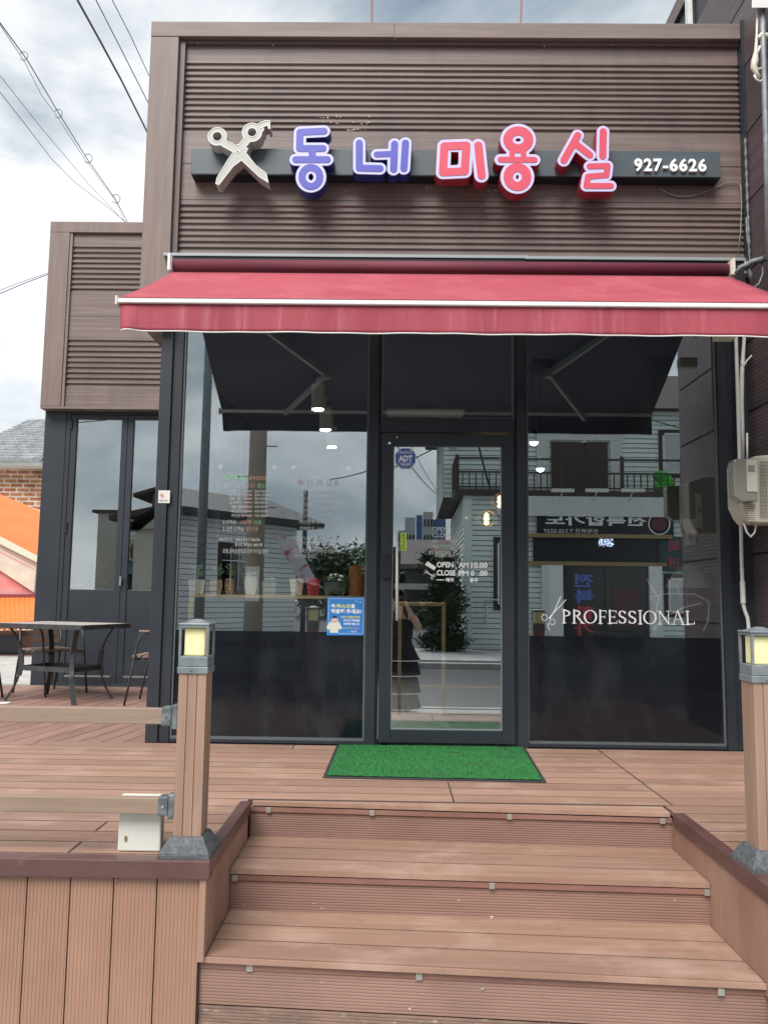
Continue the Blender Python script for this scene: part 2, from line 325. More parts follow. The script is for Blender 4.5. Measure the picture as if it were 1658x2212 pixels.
def plate(name, F, xs, ys, y0, y1, m, parent, bevel=0):   # XY of the field = X,Z of the scene, from y0 (front) back to y1
    me = field_mesh(F, xs, ys, abs(y1-y0)); me.transform(Matrix.Translation((0, (y0+y1)/2, 0)) @ Matrix.Rotation(R(90), 4, 'X'))
    me.materials.clear(); me.materials.append(m); me.name = name; return link(name, me, parent, bevel=bevel)
def grid(x0, x1, z0, z1, n):
    xs = np.arange(x0, x1+n, n); ys = np.arange(z0, z1+n, n); X, Y = np.meshgrid(xs, ys); return xs, ys, X, Y
exec_order = []

# ------------------------------------------------------------------ ground
part('ground', MB().box(-60, 60, -5.2, 60, -.9, -.62), M_CONC).name = 'ground'; tag(bpy.data.objects['ground'], kind='structure')
def struct(name, mb, m): return tag(part(name, mb, m), kind='structure')
struct('yard', MB().box(-40, -2.2, 3.9, 40, -.6, -.06), M_CONC)
struct('road', MB().box(-80, 80, -14.2, -6.6, -.9, -.70), M_ASPH)
struct('near_pavement', MB().box(-80, 80, -6.6, -5.2, -.9, -.615), M_CONC)
far_pav = MB()
for i in range(60):
    for j in range(5): far_pav.box(-30+i, -29.01+i, -15.3-j*.9, -16.19-j*.9, -.9, -.58)
struct('gutter_strip', MB().box(-80, 80, -15.3, -14.5, -.9, -.60), M_ASPH)
struct('far_pavement', far_pav, mat('far_paving', (.42, .42, .41), .8, rnd=.12))
struct('kerb', MB().box(-80, 80, -14.5, -14.2, -.9, -.575).box(-80, 80, -6.6, -6.45, -.9, -.60), M_CONC)
struct('road_line', MB().box(-80, 80, -10.45, -10.33, -.70, -.696).box(-80, 80, -10.2, -10.08, -.70, -.696), M_YEL)
struct('far_ground', MB().box(-200, 200, -160, -19.9, -.95, -.60), M_ASPH)

# ------------------------------------------------------------------ ribbed siding profile
def rib_profile(y, z0, z1, bands, d):
    # bands: (zlow, zhigh, count) ribbed zones; between them the sheet is flat with fine grain
    pr = [(y, z0)]
    for a, b, n in sorted(bands):
        p = (b-a)/n; pr.append((y, a))
        for k in range(n):
            q = a+k*p; pr += [(y+d, q+.02*p), (y+d, q+.42*p), (y+.35*d, q+.52*p), (y, q+.60*p), (y, q+.995*p)]
    pr.append((y, z1)); return pr
def grain_lines(mb, x0, x1, y, zs):
    for z in zs: mb.box(x0, x1, y-.0015, y+.001, z-.0018, z+.0018)

# ------------------------------------------------------------------ the salon
B = thing('salon_building', (0, 0, 0), 'brown ribbed-clad hair salon with black framed glass front behind the wooden deck', 'building')
zt = 5.175; XL, XR = -2.177, 2.105
part('fascia_trim', MB().box(XL, -.40, -.15, .15, 5.058, zt).box(-.398, XR, -.149, .15, 5.057, zt), M_FAS, B, bevel=.004)
part('fascia_side_trim', MB().box(XL, -1.972, -.148, 3.1, 2.90, 5.056), M_FASV, B, bevel=.004)
part('trim_reveal', MB().box(-1.970, -1.93, -.118, -.05, 3.41, 5.056).box(-1.93, XR, -.112, -.06, 5.028, 5.055), mat('trim_reveal_brown', (.10, .068, .066), .5), B, bevel=.002)
part('siding', MB().sweep(rib_profile(-.085, 3.40, 5.03, [(4.366, 4.915, 12), (3.46, 3.824, 8)], .014), -1.93, XR), M_SID, B)
sl_ = MB(); grain_lines(sl_, -1.93, XR, -.085, [4.117, 3.842]); part('siding_seam', sl_, M_BLKD, B)
part('siding_backing', MB().box(-1.97, XR-.002, -.06, -.03, 3.31, 5.05), M_BLKD, B)
fl = MB()
for i in range(46):                           # flaked patches of old paint round the sign
    a, b = random.choice([((1190, 1460), (438, 446)), ((1195, 1460), (460, 468)), ((1290, 1380), (488, 494)), ((1280, 1440), (712, 722)), ((1600, 1690), (700, 709)), ((1790, 1880), (716, 724)), ((1365, 1400), (540, 552))])
    px, py = random.uniform(*a)/1.751, random.uniform(*b)/1.751; p = at(px, py, -.0875); w = random.uniform(.004, .028); h = random.uniform(.002, .006)
    k = random.uniform(-.002, .002); fl.add([(p.x, p.y, p.z), (p.x+w*.4, p.y, p.z-h+k), (p.x+w, p.y, p.z-h*.3), (p.x+w*.8, p.y, p.z+h), (p.x+w*.3, p.y, p.z+h*.6)], [(0, 1, 2, 3, 4)])
part('flaked_patch', fl, mat('old_cream_patch', (.45, .39, .30), .8), B)
ri = MB()
for px, py in [(427, 94), (590, 98), (1175, 100), (975, 90), (1320, 98)]: p = at(px, py, -.114); ri.lathe([(.004, -.004), (.004, .004)], (p.x, p.y, p.z), 8)
part('rivet', ri, M_GALV, B)
part('roof', MB().box(XL+.02, XR, .15, 6, 4.95, 5.10), M_BLKD, B)
part('soffit', MB().box(XL+.003, XR, -.14, 3.1, 3.27, 3.30), M_BLKD, B)
part('side_wall', MB().box(-2.03, -1.99, .14, 2.9, 0, .55).box(-2.03, -1.99, .14, 2.9, 2.45, 3.27).box(-2.03, -1.99, .14, .30, .55, 2.45).box(-2.03, -1.99, 2.6, 2.9, .55, 2.45), M_BLK, B)
part('side_window_frame', MB().box(-2.025, -1.995, 1.0, 1.07, .55, 2.45).box(-2.025, -1.995, 1.8, 1.87, .55, 2.45), M_BLK, B)
part('side_window_pane', MB().box(-2.012, -2.006, .30, 2.6, .55, 2.45), M_GLASS, B)
part('interior_wall', MB().box(2.02, 2.06, .1, 6, 0, 3.2).box(-2.03, 2.06, 6, 6.1, 0, 3.2).box(-2.03, -1.99, 2.9, 6, 0, 3.2), M_INTW, B)
part('ceiling', MB().box(-1.985, 2.015, .12, 5.99, 2.93, 3.0), M_INT, B)
part('interior_floor', MB().box(-1.985, 2.015, .10, 5.99, -.05, .015), M_FLOOR, B)
part('ceiling_vent_unit', MB().box(-.45, .35, 2.5, 3.2, 2.90, 2.928), M_WHT, B, bevel=.006)
# black aluminium curtain wall
part('corner_post', MB().box(-2.034, -1.950, -.05, .12, .002, 3.27).box(-1.950, -1.878, -.030, .12, .001, 3.27), M_BLK, B, bevel=.003)
part('end_post', MB().box(1.905, 1.965, -.045, .12, .002, 3.27).box(1.965, 2.045, -.028, .12, .001, 3.27).box(1.985, 1.989, -.032, -.028, .05, 3.2), M_BLK, B, bevel=.003)
part('mullion', MB().box(-.549, -.478, -.045, .12, .002, 3.27).box(-.478, -.462, -.020, .12, .001, 3.27), M_BLK, B, bevel=.003)
part('mullion', MB().box(.492, .563, -.046, .12, .002, 3.27).box(.478, .492, -.020, .12, .001, 3.27), M_BLK, B, bevel=.003)
part('transom', MB().box(-.462, .478, -.036, .10, 2.165, 2.262), M_BLK, B, bevel=.003)
part('sill', MB().box(-1.878, -.549, -.02, .10, .003, .028).box(.563, 1.905, -.021, .10, .003, .028), M_BLK, B, bevel=.002)
part('header', MB().box(-1.878, -.549, -.03, .12, 3.02, 3.26).box(-.462, .478, -.03, .12, 3.02, 3.26).box(.563, 1.905, -.03, .12, 3.02, 3.26), M_BLK, B)
def window(x0, x1, z0, z1, film=None):
    w = part('window', MB().box(x0, x0+.012, -.016, .03, z0, z1).box(x1-.012, x1, -.016, .03, z0, z1).box(x0+.012, x1-.012, -.016, .03, z0, z0+.014).box(x0+.012, x1-.012, -.016, .03, z1-.014, z1), mat('dull_grey_bead', (.10, .115, .12), .45), B)
    part('pane', MB().box(x0+.012, x1-.012, 0, .006, z0+.014, z1-.014), M_GLASS, w)
    if film: part('black_film', MB().box(x0+.014, x1-.014, -.0015, -.0005, z0+.016, film), M_FILM, w)
window(-1.876, -.549, .028, 3.02, .757); window(.563, 1.903, .028, 3.02, .750); window(-.460, .476, 2.262, 3.02)
# door
D = part('door', MB().box(-.455, -.372, -.042, .01, .022, 2.150).box(.386, .472, -.042, .01, .022, 2.150).box(-.372, .386, -.040, .01, 2.063, 2.149).box(-.372, .386, -.040, .01, .023, .112), M_BLK, B, bevel=.003)
part('door_pane', MB().hexa([(-.372, -.0145, .112), (.386, -.0235, .112), (.386, -.0175, .112), (-.372, -.0085, .112)], [(-.372, -.0145, 2.063), (.386, -.0235, 2.063), (.386, -.0175, 2.063), (-.372, -.0085, 2.063)]), M_GLASS, D)
part('door_bead', MB().box(-.372, -.366, -.03, -.022, .118, 2.06).box(.380, .386, -.03, -.022, .118, 2.06).box(-.372, .386, -.03, -.022, .112, .118), M_GREYP, D)
a = at(857, 1150, -.09); b = at(857, 1340, -.09)
part('handle', MB().tube([(a.x, -.09, a.z), (b.x, -.09, b.z)], .0095, 14).tube([(a.x, -.045, a.z-.06), (a.x, -.09, a.z-.06)], .006).tube([(a.x, -.045, b.z+.06), (a.x, -.09, b.z+.06)], .006), mat('satin_handle', (.68, .68, .66), .35), D, smooth=True)
a = at(825, 1196, -.06); b = at(844, 1249, -.06)
part('digital_lock', MB().box(a.x, b.x, -.068, -.043, b.z, a.z).box(a.x+.012, b.x-.012, -.071, -.068, a.z-.014, a.z-.010).box(a.x+.01, b.x-.01, -.071, -.068, b.z+.012, b.z+.015), M_BLKD, D, bevel=.004)
part('door_stud', MB().lathe([(.009, -.003), (.009, .003)], (0, 0, 0), 14), M_STEEL, D)
bpy.data.objects['door_stud'].data.transform(Matrix.Translation(at(841, 957, -.045)) @ Matrix.Rotation(R(90), 4, 'X'))
mb = MB(); a = at(857, 944, -.045); mb.lathe([(.007, -.003), (.007, .003)], (0, 0, 0), 14); me = mesh_of('lock_cylinder', mb, mat('brass_screw', (.5, .47, .36), .4, metal=.8)); me.transform(Matrix.Translation(a) @ Matrix.Rotation(R(90), 4, 'X')); link('lock_cylinder', me, D)

# ------------------------------------------------------------------ set-back wing
W = thing('wing_building', (-3.2, 3.25, 0), 'set-back brown and black wing with tall folding glass doors, left of the salon', 'building')
part('fascia_trim', MB().box(-4.288, -2.2, 3.10, 3.4, 5.062, 5.19).box(-4.288, -4.062, 3.101, 6, 3.055, 5.061), M_FASV, W, bevel=.005)
part('siding', MB().sweep(rib_profile(3.135, 3.06, 5.06, [(4.385, 4.935, 9), (3.292, 3.849, 9)], .019), -4.03, -2.0), M_SID, W)
part('siding_edge', MB().box(-4.06, -4.03, 3.112, 3.18, 3.056, 5.06), M_FASV, W)
sm = MB(); grain_lines(sm, -4.03, -2.0, 3.135, [4.095]); part('siding_seam', sm, M_BLKD, W)
part('soffit', MB().box(-4.286, -2.04, 3.102, 3.5, 3.03, 3.054), M_FAS, W)
part('roof', MB().box(-4.2, -2.05, 3.4, 8, 4.9, 5.1), M_BLKD, W)
part('pilaster', MB().box(-4.285, -4.042, 3.24, 6, .001, 3.03), M_BLK, W, bevel=.004)
part('wall', MB().box(-4.1, -2.03, 6, 6.1, 0, 3.0).box(-4.04, -2.04, 3.2, 6, -.04, .01).box(-4.04, -2.04, 3.3, 6, 2.98, 3.02), M_INTW, W)
part('door_surround', MB().box(-4.04, -2.03, 3.245, 3.36, 2.998, 3.03).box(-4.04, -2.03, 3.246, 3.36, .002, .035).box(-4.04, -3.995, 3.244, 3.36, .035, 2.998), M_BLK, W, bevel=.002)
for k in range(3):
    x0 = -3.992+k*.640; x1 = x0+.636
    l = part('folding_door', MB().box(x0, x0+.066, 3.25, 3.30, .037, 2.995).box(x1-.066, x1, 3.25, 3.30, .037, 2.995).box(x0+.066, x1-.066, 3.251, 3.30, 2.945, 2.995).box(x0+.066, x1-.066, 3.251, 3.30, .037, .10).box(x0+.066, x1-.066, 3.262, 3.29, .10, 1.042), M_BLK, W, bevel=.003)
    part('pane', MB().box(x0+.067, x1-.067, 3.272, 3.278, 1.043, 2.944), M_GLASS, l)
    part('bottom_bead', MB().box(x0+.068, x1-.068, 3.255, 3.262, .101, .113), M_STEEL, l)
    if k == 0:
        for za, zb_ in ((2.83, 2.93), (1.66, 1.78)): part('hinge', MB().box(x0-.012, x0+.018, 3.235, 3.25, za, zb_), M_BLKD, l)
    if k == 1: part('door_knob', MB().tube([(x0+.005, 3.25, 1.15), (x0+.005, 3.22, 1.15)], .014).box(x0-.005, x0+.015, 3.21, 3.225, 1.09, 1.19), M_STEEL, l)

# ------------------------------------------------------------------ neighbour on the right
NB = thing('neighbour_building', (5, 0, -.62), 'tall maroon panelled building rising past the right end of the salon', 'building')
XN = 2.125
part('wall', MB().box(XN+.012, 9, -1.35, 9, -.62, 6.3), M_BLKD, NB)
pn = MB(); zz = [-.62, -.17, .33, .83, 1.33, 1.83, 2.33, 2.83, 3.33, 3.83, 4.33, 4.84, 5.33, 5.83]
for a, b in zip(zz, zz[1:]):
    n = 10; z = a+.006
    pr = []
    k = int((b-a-.012)/.028)
    for i in range(k): q = z+i*(b-a-.012)/k; pr += [(XN, q), (XN-.0012, q+.010), (XN-.0012, q+.02)]
    for y0, y1 in ((-1.35, 1.3), (1.31, 5.2), (5.21, 9)):
        vs = [(x, y0, c) for x, c in pr]+[(x, y1, c) for x, c in pr]; m_ = len(pr); pn.add(vs, [(i, i+1, m_+i+1, m_+i) for i in range(m_-1)])
        pn.box(XN, XN+.011, y0+.001, y1-.001, a+.006, b-.006)
part('wall_panel', pn, mat('maroon_siding', (.078, .054, .060), .5, c2=(.108, .078, .083), ns=(3, 2, 24), rnd=.12, bump=.0004, dirt=((.22, .19, .19), (5, 5, 1.2), .66, .85, .4)), NB)
part('roof_trim', MB().box(XN-.02, 9, -1.4, 9, 6.18, 6.34), M_FAS, NB)
a = atx(1488, 0, XN-.02); part('downpipe', MB().box(a.x-.03, a.x+.01, a.y-.03, a.y+.03, 4.6, 6.2), M_PIPE, NB)
part('corner_strip', MB().box(2.106, 2.122, -.155, -.09, 3.3, 5.20).box(2.046, XN-.003, -.02, .02, 0, 3.27), M_BLK, NB)
part('silicone_joint', MB().tube([(2.108, -.16, 3.42+i*.03) for i in range(30)], [.008+.004*math.sin(i*2.3) for i in range(30)], 7), mat('old_sealant', (.20, .20, .20), .8), NB)

# ------------------------------------------------------------------ awning
A = thing('awning', (0, -.3, 3.2), 'faded red retractable awning over the salon front with hanging valance', 'awning')
ax0, ax1 = -1.892, 1.885; yF = -1.335
zr = at(900, 579, -.33).z; zb = at(900, 593, -.365).z; zf = at(900, 648, yF).z; zv = at(900, 720, yF).z
part('roller', MB().tube([(ax0+.01, -.33, zr), (ax1-.01, -.33, zr)], .047, 20), M_ROLL, A, smooth=True)
fa, fb = at(900, 549.5, -.20).z, at(900, 556, -.20).z
part('flashing', MB().box(-2.005, .55, -.20, -.10, fb, fa), M_GREYP, A, bevel=.002); part('flashing', MB().box(.53, 2.06, -.204, -.10, fb-.006, fa-.006), M_GREYP, A, bevel=.002)
part('backing_board', MB().box(-1.93, 2.06, -.19, -.152, 3.05, fb-.004), M_BLKD, A)
for s, x in ((-1, ax0-.012), (1, ax1+.012)):
    q = MB().box(x-.010, x+.010, -.40, -.15, zr-.055, zr+.06).box(x-.012*s-.004, x-.012*s+.004, -.385, -.28, zr-.05, zr+.05)
    part('end_bracket', q, M_WHT if s < 0 else M_BEIGE, A, bevel=.006)
cl = MB(); nu, nv = 40, 10; vs = []
for j in range(nv+1):
    t = j/nv
    for i in range(nu+1):
        u = i/nu; x = ax0+(ax1-ax0)*u; y = -.368+(yF+.368)*t
        z = zb+(zf-zb)*t - .012*math.sin(math.pi*t)*(1+.3*math.sin(u*9)) + .0025*math.sin(u*23+1)*math.sin(math.pi*t)
        if t > .93: z -= .0
        vs.append((x, y, z))
fs = [(j*(nu+1)+i, j*(nu+1)+i+1, (j+1)*(nu+1)+i+1, (j+1)*(nu+1)+i) for j in range(nv) for i in range(nu)]
cl.add(vs, fs, .5); o = part('canopy_cloth', cl, M_AWN, A, smooth=True); sm_ = o.modifiers.new('thick', 'SOLIDIFY'); sm_.thickness = .003
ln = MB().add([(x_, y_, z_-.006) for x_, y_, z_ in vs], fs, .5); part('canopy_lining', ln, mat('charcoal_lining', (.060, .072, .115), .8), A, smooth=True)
zt_ = at(900, 649, yF-.02).z; zl = at(900, 658.5, yF-.02).z
part('front_bar', MB().box(ax0-.005, ax1+.005, yF-.022, yF+.02, zl, zt_).box(ax0-.005, ax1+.005, yF-.024, yF-.022, zl+.003, zl+.006), M_WHT, A, bevel=.003)
part('bar_end_cap', MB().box(ax0-.020, ax0-.006, yF-.026, yF+.03, zl-.012, zt_+.014), M_BEIGE, A, bevel=.003)
va = MB(); vs = []; nu = 160; nv = 8
for j in range(nv+1):
    t = j/nv
    for i in range(nu+1):
        u = i/nu; x = ax0+.005+(ax1-ax0-.01)*u
        fold = .006*math.sin(u*31)+.004*math.sin(u*77+1)+(.03*math.exp(-((u-.012)/.012)**2) if u < .1 else 0)
        vs.append((x+(.012*t*math.exp(-u/.02)), yF-.004-fold*t, zl-(zl-zv)*t))
va.add(vs, [(j*(nu+1)+i, j*(nu+1)+i+1, (j+1)*(nu+1)+i+1, (j+1)*(nu+1)+i) for j in range(nv) for i in range(nu)], .5)
o = part('valance', va, M_AWNV, A, smooth=True); o.modifiers.new('thick', 'SOLIDIFY').thickness = .0025
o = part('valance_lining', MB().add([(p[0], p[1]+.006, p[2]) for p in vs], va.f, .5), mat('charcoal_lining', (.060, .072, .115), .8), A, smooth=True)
part('valance_piping', MB().tube([(p[0], p[1]-.001, p[2]-.002) for p in vs[-(nu+1):]], .0036, 6), M_WHT, A)
for k in (4, 60, 118): part('valance_seam', MB().tube([(p[0], p[1]-.003, p[2]) for p in vs[k::nu+1]], .0011, 5), M_AWNV, A)
for (s0, e0, f0) in (((560, 700), (705, 808), (615, 893)), ((1340, 700), (1185, 806), (1262, 905))):
    S_ = mi(*s0, .40); E_ = mi(*e0, .85); F_ = mi(*f0, 1.26)
    am = part('folding_arm', MB().bar(S_, E_, .035, .05).bar(E_, F_, .03, .042), M_GREYP, A, bevel=.004)
    part('elbow', MB().lathe([(.035, -.035), (.035, .035)], E_, 14), M_GREYP, am)

# ------------------------------------------------------------------ shop sign
S = thing('shop_sign', (0, -.2, 3.97), 'long dark sign box with raised blue and red Korean letters, scissors and phone number', 'sign')
x0, x1 = -1.832, 1.912; zs0, zs1 = 3.975, 4.168
part('sign_box', MB().box(x0, x1, -.20, -.088, zs0, zs1), M_SGREY, S, bevel=.003)
part('sign_box_underside', MB().box(x0+.003, x1-.003, -.197, -.09, zs0-.004, zs0-.001), M_BLKD, S)
tb = MB(); tbox(tb, '927-6626', (1368, 372), (1522, 345), -.203, t=.016, bold=.022, spacing=1.14); part('phone_number', tb, M_TXT, S)
YL = -.298
def u3(u, v): p = at((700+u/.9753)/1.751, (420+v/.9753)/1.751, YL); return (p.x, p.z)
PX = (at(900, 350, YL)-at(899, 350, YL)).length/(1.751*.9753)    # metres per zoomed pixel
def letter(name, strokes, cut, face, side, r, ro, lab=None):
    # strokes: list of (polyline, radius or None); cut: list of holes through the letter
    segs = []
    for s in strokes:
        pts, rr = (s[0], s[1]) if isinstance(s, tuple) else (s, r)
        P_ = [u3(*p) for p in pts]; segs += [(P_[i], P_[i+1], rr*PX) for i in range(len(P_)-1)]
    allx = [q[0] for s in segs for q in s[:2]]; allz = [q[1] for s in segs for q in s[:2]]; m_ = ro*PX*1.3
    xs, ys, X, Y = grid(min(allx)-m_, max(allx)+m_, min(allz)-m_, max(allz)+m_, .0022)
    fi = np.full(X.shape, 9.)
    for a, b, rr in segs: fi = np.minimum(fi, seg_d(X, Y, a, b)-rr)
    fo = fi-(ro-r)*PX
    for c in cut:                                  # a hole right through
        a_, b_ = u3(*c[0]), u3(*c[1]); cx, cy = (a_[0]+b_[0])/2, (a_[1]+b_[1])/2; hw, hh = abs(b_[0]-a_[0])/2, abs(b_[1]-a_[1])/2
        fo = np.maximum(fo, -(np.maximum(abs(X-cx)-hw, abs(Y-cy)-hh)))
    L_ = plate(name, fo, xs, ys, YL+.004, -.2008, side, S)
    plate('letter_rim', fo+.004, xs, ys, YL, YL+.0045, M_LIL, L_); plate('letter_face', fi, xs, ys, YL-.003, YL-.0005, face, L_)
def ring(cx, cy, rx, ry, n=26): return [(cx+rx*math.cos(2*math.pi*i/n), cy+ry*math.sin(2*math.pi*i/n)) for i in range(n+1)]
letter('letter', [[(512, 74), (424, 78), (422, 138), (508, 138)], [(468, 140), (470, 178)], [(408, 179), (524, 179)], ring(464, 243, 33, 35)], [], M_BLUE, M_BLUES, 13, 25)
letter('letter', [[(642, 118), (642, 210), (718, 212)], ([(706, 160), (765, 158)], 11), [(772, 122), (768, 215)], [(812, 118), (806, 212)]], [], M_BLUE, M_BLUES, 13, 25)
letter('letter', [[(955, 130), (1036, 127), (1030, 222), (950, 226), (955, 130)], [(1080, 127), (1092, 238)]], [((981, 152), (1006, 191))], M_RED, M_REDS, 15, 28)
letter('letter', [(ring(1227, 106, 38, 33), 17), ([(1205, 150), (1203, 178)], 10), ([(1246, 150), (1248, 178)], 10), ([(1162, 179), (1287, 180)], 11), (ring(1224, 243, 34, 35), 17)], [], M_RED, M_REDS, 14, 27)
letter('letter', [[(1446, 90), (1395, 182)], [(1432, 116), (1490, 162)], [(1540, 76), (1538, 166)], ([(1490, 204), (1556, 202), (1552, 236), (1484, 242), (1478, 276), (1568, 276)], 11)], [], M_RED, M_REDS, 13, 25)
# scissors emblem (photo zoom coordinates of the first quarter: 1.1434 per source pixel)
YE = -.31
def u1(u, v): p = at(u/1.1434/1.751, v/1.1434/1.751, YE); return (p.x, p.z)
K1 = (at(900, 350, YE)-at(899, 350, YE)).length/2.002
xs, ys, X, Y = grid(u1(880, 0)[0], u1(1190, 0)[0], u1(950, 840)[1], u1(950, 500)[1], .0022)
def poly_sdf(pts):
    P_ = [u1(*p) for p in pts]; d = np.full(X.shape, 9.); ins = np.zeros(X.shape, bool)
    for i in range(len(P_)):
        a, b = P_[i], P_[(i+1) % len(P_)]; d = np.minimum(d, seg_d(X, Y, a, b))
        c = ((a[1] > Y) != (b[1] > Y)) & (X < (b[0]-a[0])*(Y-a[1])/(b[1]-a[1]+1e-12)+a[0]); ins ^= c
    return np.where(ins, -d, d)
f = np.minimum(poly_sdf([(1000, 650), (1030, 622), (1060, 655), (1108, 715), (1152, 748), (1162, 792), (1120, 765), (1040, 690)]),
               poly_sdf([(1075, 640), (1050, 690), (1010, 720), (948, 800), (932, 795), (938, 768), (985, 690), (1020, 640)]))
for a, b, rr in (((968, 618), (1030, 652), 17), ((1068, 605), (1030, 655), 17), ((1105, 552), (1150, 532), 13), ((1150, 530), (1162, 528), 8), ((1160, 528), (1164, 552), 6), ((1110, 575), (1132, 560), 10)):
    f = np.minimum(f, seg_d(X, Y, u1(*a), u1(*b))-rr*K1)
holes = []
for c, ro_, ri_ in (((940, 590), 42, 21), ((1090, 572), 44, 20)):
    q = u1(*c); f = np.minimum(f, np.hypot(X-q[0], Y-q[1])-ro_*K1)
for c, ri_ in (((940, 590), 20), ((1090, 572), 19), ((1028, 656), 4)):
    q = u1(*c); f = np.maximum(f, ri_*K1-np.hypot(X-q[0], Y-q[1]))
E_ = plate('scissors_emblem', f, xs, ys, YE, -.205, M_SCI, S)
plate('emblem_rim', np.maximum(f, -(f+.006)), xs, ys, YE-.0025, YE-.0002, M_SCIE, E_)
tag(bpy.data.objects['shop_sign'])

# ------------------------------------------------------------------ deck
DK = thing('wooden_deck', (0, -1.5, -.62), 'reddish brown composite deck with three steps and dark edge capping', 'deck')
xSL, xSR = -1.060, .980                                   # the stair opening
def yfront(x): return -2.49-.055*max(0, x-0)              # front edge of the deck
def bd(mb, xa, xb, ya, yb, z1, th=.024, skew=.03):       # a board; the far steps run slightly skew
    f = lambda x, y: y-skew*(x-xSL)
    mb.hexa([(xa, f(xa, ya), z1-th), (xb, f(xb, ya), z1-th), (xb, f(xb, yb), z1-th), (xa, f(xa, yb), z1-th)],
            [(xa, f(xa, ya), z1), (xb, f(xb, ya), z1), (xb, f(xb, yb), z1), (xa, f(xa, yb), z1)])
dk = MB(); W_ = .1475; G_ = .012
y = -.055; i = 0
while y > -2.50:
    ya, yb = y-W_+G_, y
    if ya > -1.63:
        xs_ = [-5.2, -3.35, -1.78, -1.12, .02, 1.295, 3.2] if False else None
        cuts = [-6, -3.1+.9*(i % 2), (-1.55 if i in (0, 1) else -1.1-.0*i) if i < 1 else None, None]
        jt = [-6.0]
        if i == 0: jt += [-2.75, -1.02]
        elif i == 1: jt += [-3.2]
        elif i % 3 == 1: jt += [-3.9]
        if i >= 7: jt += [-.055]
        jt += [1.02+.0*i, 2.11]
        for a, b in zip(jt, jt[1:]):
            g = .012 if (b-jt[-1]) or True else 0
            bd(dk, a+(.009 if a > -5 else 0), b-.001, ya, yb, 0 if b < 2 else .002, skew=.0 if True else .03)
    else:
        jl = [-6, -1.62+.26*((i+1) % 2) if i >= 13 else -3.4+.8*(i % 2), xSL-.005]
        for a, b in zip(jl, jl[1:]): bd(dk, a+(.012 if a > -5 else 0), b-.001, max(ya, -2.45), yb, 0, skew=0)
        bd(dk, xSR+.005, 2.11, max(ya, -2.72), yb, .0, skew=0)
    y -= W_; i += 1
while y > -2.72: bd(dk, xSR+.05, 2.11, max(y-W_+G_, -2.7), y, 0, skew=0); y -= W_
part('deck_boards', dk, M_DECK, DK)
M_JOINT = mat('joint_brown', (.075, .045, .036), .9)
part('substructure', MB().box(-6, -1.14, -2.43, -.0405, -.60, -.0006).box(-1.139, 1.02, -1.54, -.0405, -.60, -.0007).box(1.021, 2.10, -2.69, -.0405, -.6, -.0008).box(-6, -2.045, -.040, 3.2, -.6, -.0018), M_JOINT, DK)
wb = MB(); sk = math.tan(R(10)); x = -6.9                 # the wing's boards run away from the street, a little askew
while x < -2.05+.2:
    xa, xb = x, x+W_-.009; y0, y1 = -.050, 3.24
    pts = [(xa, y0), (xb, y0), (xb+sk*(y1-y0), y1), (xa+sk*(y1-y0), y1)]
    pts = [(min(px, -2.04), py) for px, py in pts]
    if x > -6.7: pts = pts
    if max(p[0] for p in pts)-min(p[0] for p in pts) > .03 and pts[1][0]-pts[0][0] > .01:
        if pts[1][0] >= -2.041 or pts[2][0] >= -2.041:
            ym = y0+max(0, (-2.04-xb)/sk); ye = y0+max(0, (-2.04-xa)/sk); pts = [(xa, y0), (min(xb, -2.04), y0)]+([(-2.04, ym)] if ym > y0+.01 else [])+[(-2.04, min(ye, y1))]+([(xa+sk*(y1-y0), y1)] if ye > y1 else [])
        wb.prism([(a_, b_, -.025) for a_, b_ in pts], (0, 0, .0245))
    x += W_
part('wing_boards', wb, M_DECKY, DK)
# edge capping
cp = MB()
yl = -2.435
cp.hexa([(-6, -2.492, -.062), (-1.040, -2.500, -.062), (-1.040, yl, -.062), (-6, yl, -.062)], [(-6, -2.492, .006), (-1.040, -2.500, .006), (-1.040, yl, .006), (-6, yl, .006)])
cp.hexa([(-1.092, yl, -.055), (-1.044, yl, -.055), (-1.044, -1.595, -.055), (-1.092, -1.595, -.055)], [(-1.096, yl, .0065), (-1.044, yl, .0065), (-1.044, -1.590, .0065), (-1.096, -1.590, .0065)])
part('edge_capping', cp, M_CAP, DK, bevel=.004)
cp = MB(); yr = -2.70
cp.box(.968, 1.022, yr, -1.69, -.055, .007)
cp.box(.970, 2.3, yr-.055, yr, -.062, .0065)
part('edge_capping', cp, M_CAP, DK, bevel=.004)
# skirting below the left cap: vertical reeded boards
def reeded_v(mb, xa, xb, y, z0, z1, n=11):
    pr = [(xa, y+.012), (xa, y)]; p = (xb-xa)/n
    for k in range(n): q = xa+k*p; pr += [(q+.1*p, y), (q+.5*p, y), (q+.60*p, y+.0017), (q+.84*p, y+.0017), (q+p, y)]
    pr.append((xb, y+.012)); vs = [(a, b, z0) for a, b in pr]+[(a, b, z1) for a, b in pr]; n_ = len(pr)
    mb.add(vs, [(i, i+1, n_+i+1, n_+i) for i in range(n_-1)])
sk_ = MB(); xs_ = -1.082
while xs_ > -6: reeded_v(sk_, xs_-.159, xs_, -2.474, -.618, -.064); xs_ -= .1645
part('reeded_skirting', sk_, M_SKRT, DK)
part('skirting_backing', MB().box(-6, -1.085, -2.46, -2.44, -.618, -.064), M_GAP, DK)
